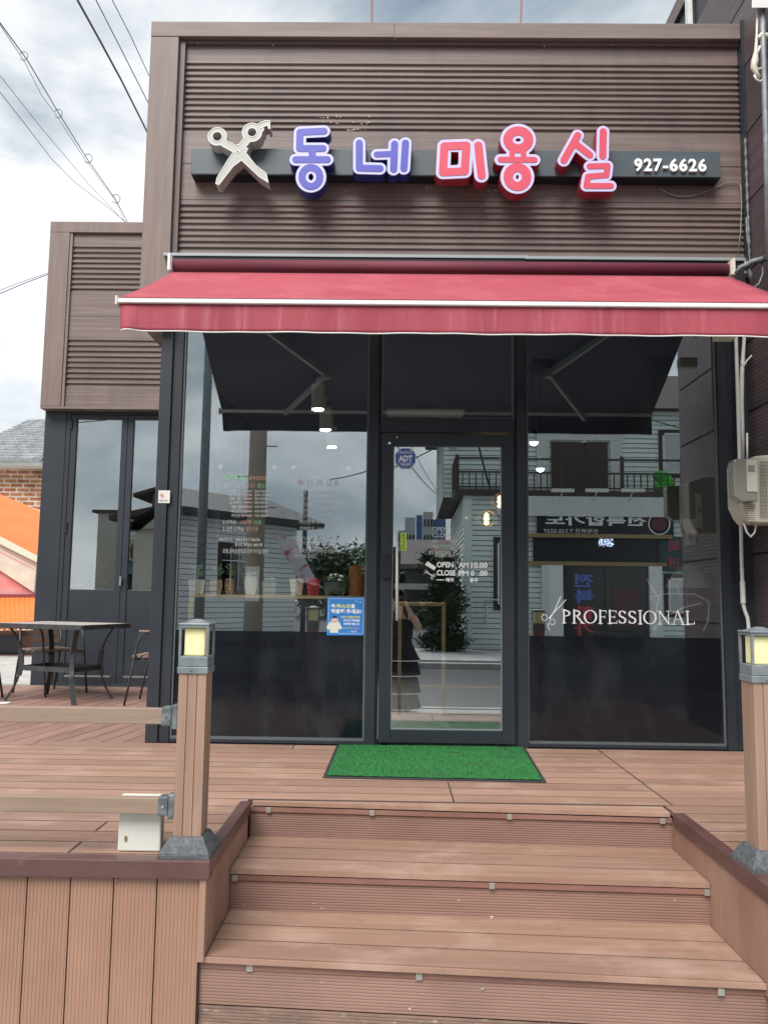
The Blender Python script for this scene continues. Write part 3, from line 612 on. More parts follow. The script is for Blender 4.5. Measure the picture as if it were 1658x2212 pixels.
# cheeks of the stair
def cheek(mb, x, ya, yb, z0, z1, s, n):
    w = (yb-ya)/n
    for k in range(n):
        a = ya+k*w
        mb.box(x, x+.02*s, a+.0015, a+w-.0015, z0, z1)
ck = MB(); cheek(ck, -1.054, -2.482, -1.60, -.36, -.056, -1, 6); ck.box(-1.079, -1.055, -2.489, -2.474, -.36, -.063); part('stair_cheek', ck, M_CHEEK, DK, bevel=.001)
ck = MB(); cheek(ck, .978, -2.70, -1.56, -.39, -.056, 1, 7); ck.box(.982, 1.02, -2.712, -2.70, -.618, -.063); part('stair_cheek', ck, M_CHEEK, DK, bevel=.001)
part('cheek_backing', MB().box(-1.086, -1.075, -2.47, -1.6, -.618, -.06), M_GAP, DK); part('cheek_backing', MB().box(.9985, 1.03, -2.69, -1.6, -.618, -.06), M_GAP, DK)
rk = MB(); reeded_v(rk, 1.03, 2.3, -2.735, -.618, -.064, 90); part('reeded_skirting', rk, M_SKRT, DK)
# steps: nosing y at the left and right end, tread top height
def tread(name, yl_, yr_, bl, br, z, n, xa=xSL+.008, xb=xSR-.004):
    mb = MB()
    for k in range(n):
        t0, t1 = k/n, (k+1)/n
        la, lb = yl_+(bl-yl_)*t0, yl_+(bl-yl_)*t1-.0085; ra, rb = yr_+(br-yr_)*t0, yr_+(br-yr_)*t1-.007
        mb.hexa([(xa, la, z-.022), (xb, ra, z-.022), (xb, rb, z-.022), (xa, lb, z-.022)], [(xa, la, z), (xb, ra, z), (xb, rb, z), (xa, lb, z)])
    part(name, mb, M_DECK, DK, bevel=.0015 if n == 1 else 0)
    if n > 1: part('tread_bearer', MB().hexa([(xa, yl_+.04, z-.06), (xb, yr_+.04, z-.06), (xb, br, z-.06), (xa, bl, z-.06)], [(xa+.002, yl_+.04, z-.0006), (xb-.002, yr_+.04, z-.0006), (xb-.002, br-.002, z-.0006), (xa+.002, bl-.002, z-.0006)]), M_JOINT, DK)
def riser(yl_, yr_, z0, z1, mt, xa=xSL+.008, xb=xSR-.004, p=.0105, inset=.012):
    mb = MB(); pr = []; n = int((z1-z0)/p); p = (z1-z0)/n
    for k in range(n): q = z0+k*p; pr += [(0, q), (0, q+.52*p), (.0020, q+.60*p), (.0020, q+.88*p)]
    pr.append((0, z1)); m_ = len(pr)
    vs = [(xa, yl_+inset+a, b) for a, b in pr]+[(xb, yr_+inset+a, b) for a, b in pr]
    mb.add(vs, [(i, i+1, m_+i+1, m_+i) for i in range(m_-1)]); part('riser', mb, mt, DK)
def nosing_strip(yl_, yr_, z, xa=xSL+.008, xb=xSR-.004):  # the second thin board under each nosing
    mb = MB(); mb.hexa([(xa, yl_+.004, z-.050), (xb, yr_+.004, z-.050), (xb, yr_+.03, z-.050), (xa, yl_+.03, z-.050)], [(xa, yl_+.004, z-.027), (xb, yr_+.004, z-.027), (xb, yr_+.03, z-.027), (xa, yl_+.03, z-.027)])
    part('nosing_strip', mb, mat('nosing_brown', (.20, .095, .075), .5, c2=(.27, .14, .11), ns=(2, 9, 9)), DK, bevel=.001)
def clip(px, py, y, z): 
    p = at(px, py, y); mb = MB().box(p.x-.012, p.x+.012, y-.001, y+.004, z-.052, z-.027); part('steel_clip', mb, mat('dull_clip_steel', (.33, .32, .28), .45, metal=.3), DK, bevel=.001)
NS = [(-1.571, -1.664, 0.0), (-2.030, -2.110, -.17), (-2.462, -2.600, -.345)]
NSL, NSR = zip(*[(a, b) for a, b, c in NS])
tread('nosing_board', NSL[0], NSR[0], -1.545, -1.545, 0.001, 1, xb=.965, xa=xSL+.02)
for k in range(3):
    nosing_strip(NSL[k], NSR[k], NS[k][2], xa=-1.085 if k == 2 else xSL+.008, xb=1.02 if k == 2 else xSR-.004)
tread('stair_tread', NSL[1], NSR[1], NSL[0]+.02, NSR[0]+.02, -.17, 3)
tread('stair_tread', NSL[2], NSR[2], NSL[1]+.02, NSR[1]+.02, -.345, 3, xa=-1.05, xb=.975)
tread('nosing_board', NSL[2]-.012, NSR[2]-.012, NSL[2]-.0005, NSR[2]-.0005, -.346, 1, xa=-1.085, xb=1.02)
riser(NSL[0], NSR[0], -.170, -.052, M_RISE, xb=.9775); riser(NSL[1], NSR[1], -.345, -.222, M_RISE, xb=.9775)
riser(NSL[2], NSR[2], -.520, -.396, M_RISE, xa=-1.085, xb=1.02, inset=.006)
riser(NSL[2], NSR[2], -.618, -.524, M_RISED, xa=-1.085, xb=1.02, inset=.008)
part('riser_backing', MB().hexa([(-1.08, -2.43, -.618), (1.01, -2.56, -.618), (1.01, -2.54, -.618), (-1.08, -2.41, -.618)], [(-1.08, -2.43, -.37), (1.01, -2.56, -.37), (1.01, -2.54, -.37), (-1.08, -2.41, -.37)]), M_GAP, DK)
def yl_at(k, x): return NSL[k]+(NSR[k]-NSL[k])*(x-xSL)/(xSR-xSL)
for k, px, py in ((0, 580, 1742), (0, 803, 1748), (0, 1100, 1753), (0, 1430, 1757), (1, 507, 1882), (1, 1062, 1893), (1, 1526, 1902), (2, 540, 2064), (2, 905, 2076), (2, 1555, 2096)):
    x = at(px, py, NSL[k]).x; clip(px, py, yl_at(k, x)-.001, NS[k][2])
sc_ = MB()
for px, py, k in ((425, 2090, 2), (1037, 2115, 2), (1640, 2118, 2)):
    p = at(px, py, NSL[k]); sc_.lathe([(.006, 0), (.006, .004)], (0, 0, 0), 8); n_ = 16
    yy = yl_at(k, p.x)
    for q in range(len(sc_.v)-16, len(sc_.v)): v = sc_.v[q]; sc_.v[q] = (p.x+v[0], yy+.004-v[2], p.z+v[1])
part('screw', sc_, M_STEEL, DK)
cs = MB()
for px, py in ((252, 1899), (985, 0)):
    if py: p = at(px, py, -2.476); cs.tube([(p.x, -2.482, p.z), (p.x, -2.474, p.z)], .006, 8)
part('screw', cs, mat('red_screw', (.45, .16, .12), .5), DK)

# ------------------------------------------------------------------ green mat
q = [atz(*p, .012) for p in ((727, 1607), (1133, 1612), (1179, 1686), (697, 1676))]; c = sum(q, Vector())/4
DM = thing('doormat', (c.x, c.y, 0.001), 'green artificial grass doormat with black border in front of the glass door', 'doormat')
ins = [p+(c-p)*.035 for p in q]
part('rubber_border', MB().prism([(p.x, p.y, .001) for p in q], (0, 0, .008)), M_RUB, DM, bevel=.002)
gm = MB(); n = 60
P = lambda u, v: (ins[0]*(1-u)+ins[1]*u)*(1-v)+(ins[3]*(1-u)+ins[2]*u)*v
vs = [(P(i/n, j/n).x, P(i/n, j/n).y, .0125+random.uniform(0, .003)) for j in range(n+1) for i in range(n+1)]
gm.add(vs, [(j*(n+1)+i, j*(n+1)+i+1, (j+1)*(n+1)+i+1, (j+1)*(n+1)+i) for j in range(n) for i in range(n)]); part('turf', gm, M_GRASS, DM)
bl = MB()
for i in range(9000):
    p = P(random.random(), random.random()); a = random.uniform(0, 6.28); h = random.uniform(.006, .012); dx, dy = .003*math.cos(a), .003*math.sin(a)
    bl.add([(p.x-dx, p.y-dy, .012), (p.x+dx, p.y+dy, .012), (p.x+dy*1.3, p.y-dx*1.3, .012+h)], [(0, 1, 2)])
part('turf_blades', bl, M_GRASS, DM)

# ------------------------------------------------------------------ lamp posts and rails
def lamp_post(cx, cy, label):
    T = thing('bollard_lamp', (cx, cy, .001), label, 'bollard lamp', 'bollard lamps beside the steps')
    def sqz(h0, h1, r0, r1): return [(cx-r0, cy-r0, h0), (cx+r0, cy-r0, h0), (cx+r0, cy+r0, h0), (cx-r0, cy+r0, h0)], [(cx-r1, cy-r1, h1), (cx+r1, cy-r1, h1), (cx+r1, cy+r1, h1), (cx-r1, cy+r1, h1)]
    part('post_shoe', MB().hexa(*sqz(.001, .022, .100, .099)).hexa(*sqz(.022, .078, .098, .064)), M_BASE, T, bevel=.003)
    h = .054; pr = []                                   # grooved square section
    for s in range(4):
        side = [(-h, -h), (-h*.38, -h), (-h*.36, -h+.005), (-h*.32, -h+.005), (-h*.30, -h), (h*.30, -h), (h*.32, -h+.005), (h*.36, -h+.005), (h*.38, -h), (h-.004, -h)]
        ca, sa = [(1, 0), (0, 1), (-1, 0), (0, -1)][s]; pr += [(cx+x*ca-y*sa, cy+x*sa+y*ca) for x, y in side]
    part('post', MB().prism([(x, y, .07) for x, y in pr], (0, 0, .632)), M_POST, T)
    part('collar', MB().hexa(*sqz(.695, .722, .060, .061)).hexa(*sqz(.7225, .762, .058, .058)), M_GALV, T, bevel=.003)
    cg = MB(); k = .054; zt0, zt1 = .762, .885
    for sx in (-1, 1):
        for sy in (-1, 1): cg.box(cx+sx*k-.0045, cx+sx*k+.0045, cy+sy*k-.0045, cy+sy*k+.0045, zt0, zt1)
    for s in (-1, 1):
        cg.box(cx-k, cx+k, cy+s*k-.0042, cy+s*k+.0042, zt1-.010, zt1-.001); cg.box(cx+s*k-.0043, cx+s*k+.0043, cy-k, cy+k, zt1-.0105, zt1-.0015)
    part('lantern_cage', cg, M_GALV, T)
    part('lantern_cap', MB().hexa(*sqz(.8855, .892, .062, .060)).hexa(*sqz(.8922, .907, .048, .012)), M_GALV, T, bevel=.002)
    part('lamp_glass', MB().hexa(*sqz(.7625, .872, .041, .041)), M_LAMP, T, bevel=.006)
    part('screw', MB().tube([(cx-.005, cy-.064, .707), (cx-.005, cy-.055, .707)], .003, 8).tube([(cx+.055, cy-.01, .707), (cx+.064, cy-.01, .707)], .003, 8), M_STEEL, T)
    return T
pc = at(410, 1600, -2.37)
lamp_post(-1.146, -2.385, 'taupe post with yellow square lantern at the left of the steps, rails fixed to it')
lamp_post(1.072, -2.44, 'yellow lantern post on the right side of the steps, cut off by the frame')
for nm, zc, lab in (('rail', .528, 'upper taupe handrail fixed to the left lantern post, below the patio table'), ('rail', .188, 'lower taupe rail fixed to the left lantern post, in front of the white block')):
    T = thing('fence_rail', (-1.3, -2.41, zc), lab, 'rail', 'rails of the deck fence')
    part('rail_bar', MB().box(-4.2, -1.225, -2.438, -2.398, zc-.030, zc+.030), M_RAIL, T, bevel=.003)
    part('rail_bracket', MB().box(-1.262, -1.224, -2.443, -2.393, zc-.035, zc+.037).box(-1.224, -1.2005, -2.440, -2.388, zc-.048, zc+.045), M_GALD, T, bevel=.004)
    part('bracket_screw', MB().tube([(-1.243, -2.446, zc), (-1.243, -2.442, zc)], .006, 10), M_STEEL, T)
bx = thing('white_block', (-1.35, -2.3, .001), 'white plastic block standing on the deck behind the left lantern post', 'block')
part('block', MB().box(-1.430, -1.262, -2.385, -2.335, .002, .212), mat('white_block_paint', (.66, .66, .60), .5, c2=(.58, .58, .53), ns=(4, 4, 4), dirt=((.40, .33, .2), (9, 9, 9), .72, .78, .7)), bx, bevel=.006)
part('chipped_hole', MB().add([(-1.402+dx*.9, -2.3857, .040+dz) for dx, dz in ((0, 0), (.010, -.004), (.014, .012), (.007, .022), (-.003, .018))], [(0, 1, 2, 3, 4)]), mat('chip_brown', (.22, .16, .08), .9), bx)

# ------------------------------------------------------------------ patio furniture
T = thing('patio_table', (-3.51, 2.13, .001), 'grey topped iron table with curved legs on the deck left of the salon', 'table')
F0 = Vector((-3.13, 1.62, .715)); va_ = Vector((.22, .64, 0)); vb = Vector((-.96, .33, 0))
def pp(a, b, z): v = F0+va_*a+vb*b; return (v.x, v.y, z)
part('table_top', MB().prism([pp(.02, .02, .70), pp(.98, .02, .70), pp(.98, .98, .70), pp(.02, .98, .70)], (0, 0, .0165)), M_SLATG, T)
rm = MB()
for a, b in (((0, 0), (1, 0)), ((1, 0), (1, 1)), ((1, 1), (0, 1)), ((0, 1), (0, 0))): rm.bar(pp(*a, .695), pp(*b, .695), .016, .042)
part('table_rim', rm, M_IRON, T)
cen = Vector(pp(.5, .5, 0))
foot = []
for a, b in ((.12, .12), (.88, .12), (.88, .88), (.12, .88)):
    top = Vector(pp(a, b, .68)); mid = cen+(top-cen)*.50; mid.z = .30; ft = cen+(Vector((top.x, top.y, 0))-cen)*1.02; ft.z = .003
    pts = []
    for i in range(13):
        t = i/12; p_ = top*(1-t)**2+Vector((mid.x, mid.y, .36))*2*t*(1-t)+ft*t*t; pts.append(p_)
    lg = MB()
    for p_, q_ in zip(pts, pts[1:]): lg.bar(p_, q_+(q_-p_)*.12, .045, .016)
    part('leg', lg, M_IRON, T); foot.append(pts[7])
br = MB()
for i in range(4): a, b = foot[i].copy(), foot[(i+1) % 4].copy(); a.z = b.z = .30; br.bar(a, b, .010, .045)
part('stretcher', br, M_IRON, T)
def chair(cx, cy, label):
    T = thing('patio_chair', (cx, cy, .001), label, 'chair', 'patio chairs round the iron table')
    z = .43; s = MB()
    for k in range(5): x = cx-.20+k*.096; s.box(x-.040, x+.040, cy-.21, cy+.21, z-.008+.006*abs(2-k)/2, z+.010+.006*abs(2-k)/2)
    part('seat', s, M_SLAT, T, bevel=.002)
    part('seat_frame', MB().box(cx-.22, cx+.22, cy-.19, cy-.17, z-.030, z-.009).box(cx-.22, cx+.22, cy+.17, cy+.19, z-.030, z-.009), M_IRON, T)
    for sy in (-1, 1):
        y = cy+sy*.225
        part('armrest', MB().box(cx-.235, cx+.16, y-.022, y+.022, .655, .675), M_SLAT, T, bevel=.006)
        part('leg', MB().tube([(cx+.27, y, .003), (cx+.215, y, .30), (cx+.175, y, .55), (cx+.14, y, .63), (cx+.09, y, .648), (cx-.2, y, .648)], .0105, 8), M_IRON, T, smooth=True)
        part('leg', MB().tube([(cx-.30, y, .003), (cx-.22, y, .42), (cx-.235, y, .66)], .0105, 8), M_IRON, T, smooth=True)
    b = MB()
    for k in range(2): b.box(cx-.245-k*.008, cx-.232-k*.008, cy-.215, cy+.215, .49+k*.075, .545+k*.075)
    part('backrest', b, M_SLAT, T)
    return T
ch = chair(0, 0, 'x')
ch.location = (-3.78, 2.58, .001); ch.rotation_euler.z = R(-35); ch['label'] = 'slatted patio chair behind the iron table, against the wing pilaster'
copy_tree(ch, (-4.27, 1.90, .001), 'slatted patio chair at the left edge of the photo, left of the table', R(18))
copy_tree(ch, (-2.50, 1.98, .001), 'slatted patio chair right of the table, half hidden by the black corner post', R(180))
o = part('deck_light', MB().lathe([(.05, 0), (.05, .006), (.035, .008)], (atz(12, 1518, .002).x, atz(12, 1518, .002).y, .001), 20), M_WHT); tag(o, 'small round white deck light at the far left edge', 'deck light')

# ------------------------------------------------------------------ things behind the glass
T = thing('display_shelf', (-1.2, .35, .016), 'pale wood framed partition behind the left window carrying the plant pots', 'shelf')
p0 = at(408, 1283, .07); p1 = at(792, 1287, .07); zs_ = (p0.z+p1.z)/2
part('shelf_top', MB().box(p0.x, p1.x, .07, .34, zs_-.022, zs_), M_WOODL, T)
part('shelf_frame', MB().box(p0.x, p0.x+.035, .07, .34, .016, zs_-.022).box(p1.x-.035, p1.x, .07, .34, .016, zs_-.022), M_WOODL, T)
part('shelf_panel', MB().box(p0.x+.035, p1.x-.035, .09, .11, .016, zs_-.022), mat('slate_panel', (.06, .075, .078), .5), T)
def leaves(mb, c, n, r, h, s, up=.6):
    for i in range(n):
        a = random.uniform(0, 6.28); t = random.random(); b = Vector(c)+Vector((r*t*math.cos(a)*.6, r*t*math.sin(a)*.6, h*random.random()))
        d = Vector((math.cos(a), math.sin(a), random.uniform(-.2, 1)*up)).normalized()*s*random.uniform(.6, 1.2); w = d.cross(Vector((0, 0, 1))).normalized()*s*.28
        mb.add([b, b+d*.45+w, b+d, b+d*.45-w], [(0, 1, 2), (0, 2, 3)])
POTS = [(424, 470-33, 1252, 'cream square pot with a pale rosette succulent, leftmost on the shelf', (.80, .78, .66), 'sq', 'ros'),
        (466, 452, 1252, 'round pot with cream and brown streaks holding a succulent, second from the left', (.50, .42, .30), 'rd', 'ros'),
        (495, 485, 1250, 'small brown and cream striped pot with a pale plant, third from the left', (.42, .27, .17), 'rd', 'ros'),
        (541, 527, 1245, 'plain white round pot near the middle of the shelf', (.92, .92, .88), 'rd', 'low'),
        (580, 566, 1256, 'grey green pot with low leaves beside the plain white one', (.32, .33, .28), 'sq', 'low'),
        (640, 624, 1250, 'cream textured tapering pot right of the middle of the shelf', (.84, .82, .70), 'tp', 'no'),
        (676, 660, 1248, 'bright red tapering pot on the shelf', (.62, .03, .06), 'tp', 'no'),
        (723, 698, 1257, 'wide dark speckled planter on short wooden feet', (.14, .17, .16), 'wd', 'bush'),
        (771, 752, 1222, 'tall terracotta pot with branching pale succulent at the right end of the shelf', (.45, .17, .06), 'tl', 'tall')]
for k, (pc_, pe, ptop, lab, colr, shp, pl) in enumerate(POTS):
    y = .19; a = at(pc_, 1281, y); w = abs(at(pe, 1281, y).x-a.x) if pe != 437 else abs(at(409, 1281, y).x-a.x); w = max(w, .03); h = at(pc_, ptop, y).z-zs_; z = zs_+.001
    T = thing('plant_pot', (a.x, y, z), lab, 'plant pot', 'potted plants on the shelf')
    band = shp == 'rd' and colr[0] < .6
    mt = mat('pot_glaze_%d' % k, colr, .4, c2=tuple(min(1, q*(1.9 if k == 2 else 1.4 if band else 1.1)) for q in colr) if not band else (.62, .56, .42), ns=(9, 9, 60) if band else (40, 40, 40), lo=.45, hi=.55 if band else .7, bump=.002 if k in (5, 7) else 0)
    body = MB()
    if shp == 'sq': body.hexa([(a.x-w*.85, y-w*.85, z), (a.x+w*.85, y-w*.85, z), (a.x+w*.85, y+w*.85, z), (a.x-w*.85, y+w*.85, z)], [(a.x-w, y-w, z+h), (a.x+w, y-w, z+h), (a.x+w, y+w, z+h), (a.x-w, y+w, z+h)]); bv = .004
    elif shp == 'tp': body.lathe([(w*.72, 0), (w*.78, h*.3), (w, h), (w*.9, h), (w*.85, h*.9)], (a.x, y, z), 28); bv = 0
    elif shp == 'wd': body.lathe([(w*.8, .016), (w*.98, h*.5), (w*.95, h), (w*.86, h)], (a.x, y, z), 28).box(a.x-w*.75, a.x-w*.35, y-.03, y+.03, z, z+.016).box(a.x+w*.35, a.x+w*.75, y-.03, y+.03, z, z+.016); bv = 0
    elif shp == 'tl': body.lathe([(w*.92, 0), (w*.98, h*.95), (w, h), (w*.85, h), (w*.85, h*.93)], (a.x, y, z), 28); bv = 0
    else: body.lathe([(w*.62, 0), (w*.95, h*.35), (w, h*.7), (w*.88, h), (w*.78, h), (w*.78, h*.9)], (a.x, y, z), 28); bv = 0
    smooth_by_angle(part('pot', body, mt, T, bevel=bv), 30) if bv == 0 else part('pot', body, mt, T, bevel=bv)
    pb = MB()
    if pl == 'ros':
        pb.tube([(a.x, y, z+h*.8), (a.x+.01, y, z+h+.06)], .005, 6)
        for q in range(7): an = q*.9; pb.tube([(a.x+.01, y, z+h+.03+q*.006), (a.x+.01+.045*math.cos(an), y+.02*math.sin(an), z+h+.055+.01*q)], [.006, .003], 5)
        leaves(pb, (a.x+.01, y, z+h+.02), 46, .03, .08, .04)
    elif pl == 'low': leaves(pb, (a.x, y, z+h), 50, w, .03, .035)
    elif pl == 'bush': leaves(pb, (a.x, y, z+h), 170, w*1.5, .05, .035)
    elif pl == 'tall':
        for dx, hh in ((-.03, .16), (.02, .10), (.05, .07)):
            pb.tube([(a.x+dx*.5, y, z+h*.9), (a.x+dx, y, z+h+hh)], .006, 6); leaves(pb, (a.x+dx, y, z+h+hh*.25), 40, .03, hh*.8, .05)
    else: continue
    part('plant', pb, M_LEAFB, T)
# ceiling spotlights
def spot(px, pyt, y, label, px_bot=None):
    p = at(px, pyt, y); T = thing('spotlight', (p.x, p.y, 2.60), label, 'spotlight', 'ceiling spotlights')
    x, y, zc = p.x, p.y, p.z
    part('spotlight_arm', MB().tube([(x, y, 2.92), (x, y, zc-.06)], .014, 12).box(x-.012, x+.012, y-.062, y-.056, zc-.22, zc-.04).box(x-.01, x+.01, y-.06, y, zc-.055, zc-.04), M_BEIGE, T)
    sh = MB().tube([(x, y, zc-.085), (x+.004, y-.006, zc-.30)], [.058, .058], 24, caps=True); part('spotlight_shade', sh, mat('cream_shade', (.72, .70, .62), .5), T)
    l = bpy.data.lights.new('spotlight_light', 'SPOT'); l.energy = 110; l.spot_size = R(110); l.spot_blend = .6; l.shadow_soft_size = .03; l.color = (1, .97, .92); lo = bpy.data.objects.new('spotlight_light', l); COL.objects.link(lo); lo.parent = T; lo.matrix_parent_inverse = Matrix.Translation((-p.x, -p.y, -2.60)); lo.location = (x+.004, y-.01, zc-.31)
    d = Vector((.004, -.006, -.18)).normalized(); c_ = Vector((x+.004, y-.006, zc-.30))+d*.001
    part('lit_lens', MB().tube([c_, c_+d*.002], .050, 24), mat('lit_lens', (.9, .9, .85), .4, emit=(1, .98, .93), es=22), T)
def glow(n, loc, w, c, r):
    l = bpy.data.lights.new(n, 'POINT'); l.energy = w; l.color = c; l.shadow_soft_size = r; o = bpy.data.objects.new(n, l); COL.objects.link(o); o.location = loc
spot(687, 812, 1.30, 'cream cylindrical ceiling spotlight nearest the left window'); spot(703, 862, 1.95, 'middle of the three cream ceiling spotlights'); spot(717, 905, 2.75, 'farthest and lowest-looking cream ceiling spotlight, before the sky reflection')
# pendant with two shades
c_ = at(1163, 777, .95); 
T = thing('pendant_lamp', (c_.x, .95, 2.2), 'black pendant lamp hanging on two cords behind the right window', 'pendant lamp')
part('ceiling_plate', MB().box(c_.x-.09, c_.x+.09, .72, 1.08, 2.90, 2.928), M_BLKD, T)
for px, py, es in ((1152, 955, 5), (1166, 1012, 2.2)):
    q = at(px, py, .95); part('cord', MB().tube([(q.x, .95, 2.90), (q.x, .95, q.z+.10)], .003, 6), M_BLKD, T)
    sd_ = part('lamp_shade', MB().lathe([(.050, 0), (.048, .04), (.02, .085), (.012, .10)], (q.x, .95, q.z), 24), M_BLKD, T, smooth=True)
    part('bulb', MB().lathe([(.004, -.028), (.026, -.018), (.036, 0), (.036, .004)], (q.x, .95, q.z-.001), 20), mat('lit_bulb_%d' % int(es), (.9, .9, .9), .4, emit=(.75, .85, 1) if es < 4 else (1, .95, .85), es=es*2), sd_, smooth=True)
for px, py, y, lab in ((1050, 1120, 1.9, 'gold wire cage pendant with glowing bulb, lower left of the pair seen through the door'), (1079, 1083, 2.0, 'gold wire cage pendant with glowing bulb, upper right of the pair at the door edge')):
    q = at(px, py, y); T = thing('cage_pendant', (q.x, y, q.z), lab, 'pendant lamp', 'gold cage pendants')
    cg = MB()
    for k in range(8):
        an = k*math.pi/4; cg.tube([(q.x+.10*math.sin(t)*math.cos(an), y+.10*math.sin(t)*math.sin(an), q.z+.075*math.cos(t)) for t in [i*math.pi/10 for i in range(10)]], .0022, 5)
    part('wire_cage', cg, mat('gold_wire', (.75, .48, .15), .3, metal=1.), T)
    part('cord', MB().tube([(q.x, y, q.z+.075), (q.x, y, 2.92)], .002, 5), M_BLKD, T)
    part('glowing_bulb', MB().lathe([(.008, -.06), (.026, -.045), (.014, -.02), (.030, -.003), (.016, .02), (.024, .035), (.008, .055)], (q.x, y, q.z), 14), mat('amber_glow', (.9, .6, .2), .4, emit=(1, .62, .18), es=4.5), T, smooth=True)
# desk lamp and leads behind the right window
q = at(1490, 1275, .45)
T = thing('desk_lamp', (q.x, .45, .8), 'grey desk lamp with a pleated cone shade at the right end of the right window', 'lamp')
part('lamp_shade', MB().lathe([(.16, 0), (.155, .01), (.10, .11), (.03, .17), (.015, .175)], (q.x-.02, .45, q.z+.02), 26), mat('grey_shade', (.42, .43, .42), .5), T, smooth=True)
part('lamp_stem', MB().tube([(q.x-.02, .45, q.z+.05), (q.x-.02, .47, .80)], .01), M_STEEL, T)
part('lamp_foot', MB().lathe([(.09, 0), (.09, .015), (.02, .025)], (q.x-.02, .47, .775), 20), M_IRON, T)
part('table', MB().box(1.25, 1.86, .30, .85, .73, .765).box(1.27, 1.30, .33, .36, .016, .73).box(1.81, 1.84, .33, .36, .016, .73).box(1.27, 1.30, .79, .82, .016, .73).box(1.81, 1.84, .79, .82, .016, .73), M_IRON).name = 'side_table'
tag(bpy.data.objects['side_table'], 'low black side table behind the right window under the desk lamp', 'table')
wc = MB()
for pts in ([(1420, 1305), (1400, 1290), (1440, 1282), (1500, 1283), (1530, 1300), (1528, 1340), (1518, 1362)], [(1410, 1360), (1440, 1330), (1475, 1312), (1515, 1302)], [(1395, 1250), (1420, 1290), (1415, 1330)], [(1440, 1250), (1462, 1270), (1468, 1288)]):
    wc.tube([at(a, b, .24) for a, b in pts], .006, 8)
o = part('power_lead', wc, M_PIPE); tag(o, 'tangle of white power leads behind the bottom right of the right window', 'cable')
for nm, a, b, lab in (('wall_switch', (1475, 1120), (1504, 1178), 'white double light switch on the dark inside wall behind the right window'), ('remote_control', (1500, 1065), (1522, 1140), 'beige remote control on the inside wall above the light switch')):
    p, q = at(*a, .62), at(*b, .62); T = thing(nm, (p.x, .62, q.z), lab, nm.replace('_', ' '))
    part('housing', MB().box(p.x, q.x, .61, .63, q.z, p.z), M_BEIGE, T, bevel=.004)
    part('button', MB().box(p.x+.012, q.x-.012, .605, .61, (p.z+q.z)/2-.02, (p.z+q.z)/2+.03).box(p.x+.012, q.x-.012, .605, .61, q.z+.015, q.z+.03), M_SMOKE if 'rem' in nm else M_WHT, T)
o = part('column', MB().box(1.66, 2.018, .64, .9, .016, 2.93), M_INTW); tag(o, 'dark inside column behind the right end of the right window', 'column')

# ------------------------------------------------------------------ stickers and lettering on the glass
def zz5(u, v): return ((650+u/2.0725)/1.751, (1650+v/2.0725)/1.751)
def hand(mb, body, u0, v0, u1_, v1, y=-.003, bold=-.013): tbox(mb, body, zz5(u0, v1), zz5(u1_, v0), y, t=.0008, bold=bold)
def cup(T, u, v, y=.007):
    p = at(*zz5(u, v), y); mb = MB().tube([(p.x, y, p.z), (p.x, y+.006, p.z)], [.017, .004], 14).tube([(p.x, y+.004, p.z), (p.x+.004, y+.012, p.z-.02)], .003, 6); part('suction_cup', mb, M_TXT, T)
T = thing('event_board', (-1.5, .02, 1.3), 'handwritten opening event notice in coloured marker on the left half of the left window', 'notice')
w = MB(); g = MB(); o_ = MB()
hand(g, 'OPEN', 412, 303, 585, 336, bold=-.004); hand(o_, 'event', 610, 308, 738, 342)
hand(w, '1.모든시술', 415, 368, 540, 400); hand(o_, '만원', 570, 368, 650, 400); hand(g, '할인', 668, 368, 740, 402)
for (nm, a, b, v) in (('·뿌리염색', '30.000', '20.000~', 430), ('·롯드펌', '30.000', '20.000', 458), ('·염색', '40.000', '30.000~', 488), ('·남성매직', '40.000', '30.000~', 518), ('·열펌', '50.000', '40.000~', 551), ('·여성매직', '50.000', '40.000~', 586), ('·여성염색', '50.000', '45.000~', 620)):
    k = (v-430)*.15; hand(w, nm, 435+k, v-13, 530+k, v+12); hand(o_, a, 552, v-8, 626, v+7); hand(w, '—', 552, v-1, 628, v+2); hand(w, b, 648, v-9, 772, v+9)
hand(w, '2.선착순', 400, 655, 508, 686); hand(o_, '100명', 535, 655, 620, 684); hand(g, '사은품', 638, 658, 700, 688)
hand(w, '3. 모든 고객님', 400, 708, 560, 742); hand(o_, '할인쿠폰', 580, 708, 680, 742)
hand(w, '예약문의', 370, 795, 470, 820); hand(w, '063.927.6626', 502, 796, 690, 818); hand(w, '010.3931.4619', 498, 838, 708, 860); hand(w, '·모발,길이,손상도로 인한 추가금 발생', 395, 884, 750, 916)
part('white_writing', w, M_HAND, T); part('green_writing', g, M_HGRN, T); part('orange_writing', o_, M_HORG, T); cup(T, 382, 235); cup(T, 803, 240)
T = thing('price_board', (-.9, .02, 1.3), 'handwritten price list with two stars on the right half of the left window', 'price list')
w = MB(); o_ = MB()
hand(o_, '☆', 978, 333, 1036, 380, bold=-.004); hand(o_, '☆', 1266, 335, 1312, 384, bold=-.004); hand(w, '가 격 표', 1055, 335, 1258, 392, bold=-.01)
for nm, pr_, v in (('· 컷', '10.000원', 438), ('·롯드펌', '30.000원~', 487), ('·열펌', '40.000원~', 531), ('·남성매직', '40.000원~', 579), ('·여성매직', '50.000원~', 620), ('·뿌리염색', '30.000원~', 672), ('·전체염색', '50.000원~', 722)):
    n_ = {'· 컷': 62, '·롯드펌': 86, '·열펌': 76}.get(nm, 122); hand(w, nm, 992, v-15, 992+n_, v+15); hand(w, pr_, 1120 if '10' in pr_ else 1135, v-12, 1262 if '10' in pr_ else 1290, v+12)
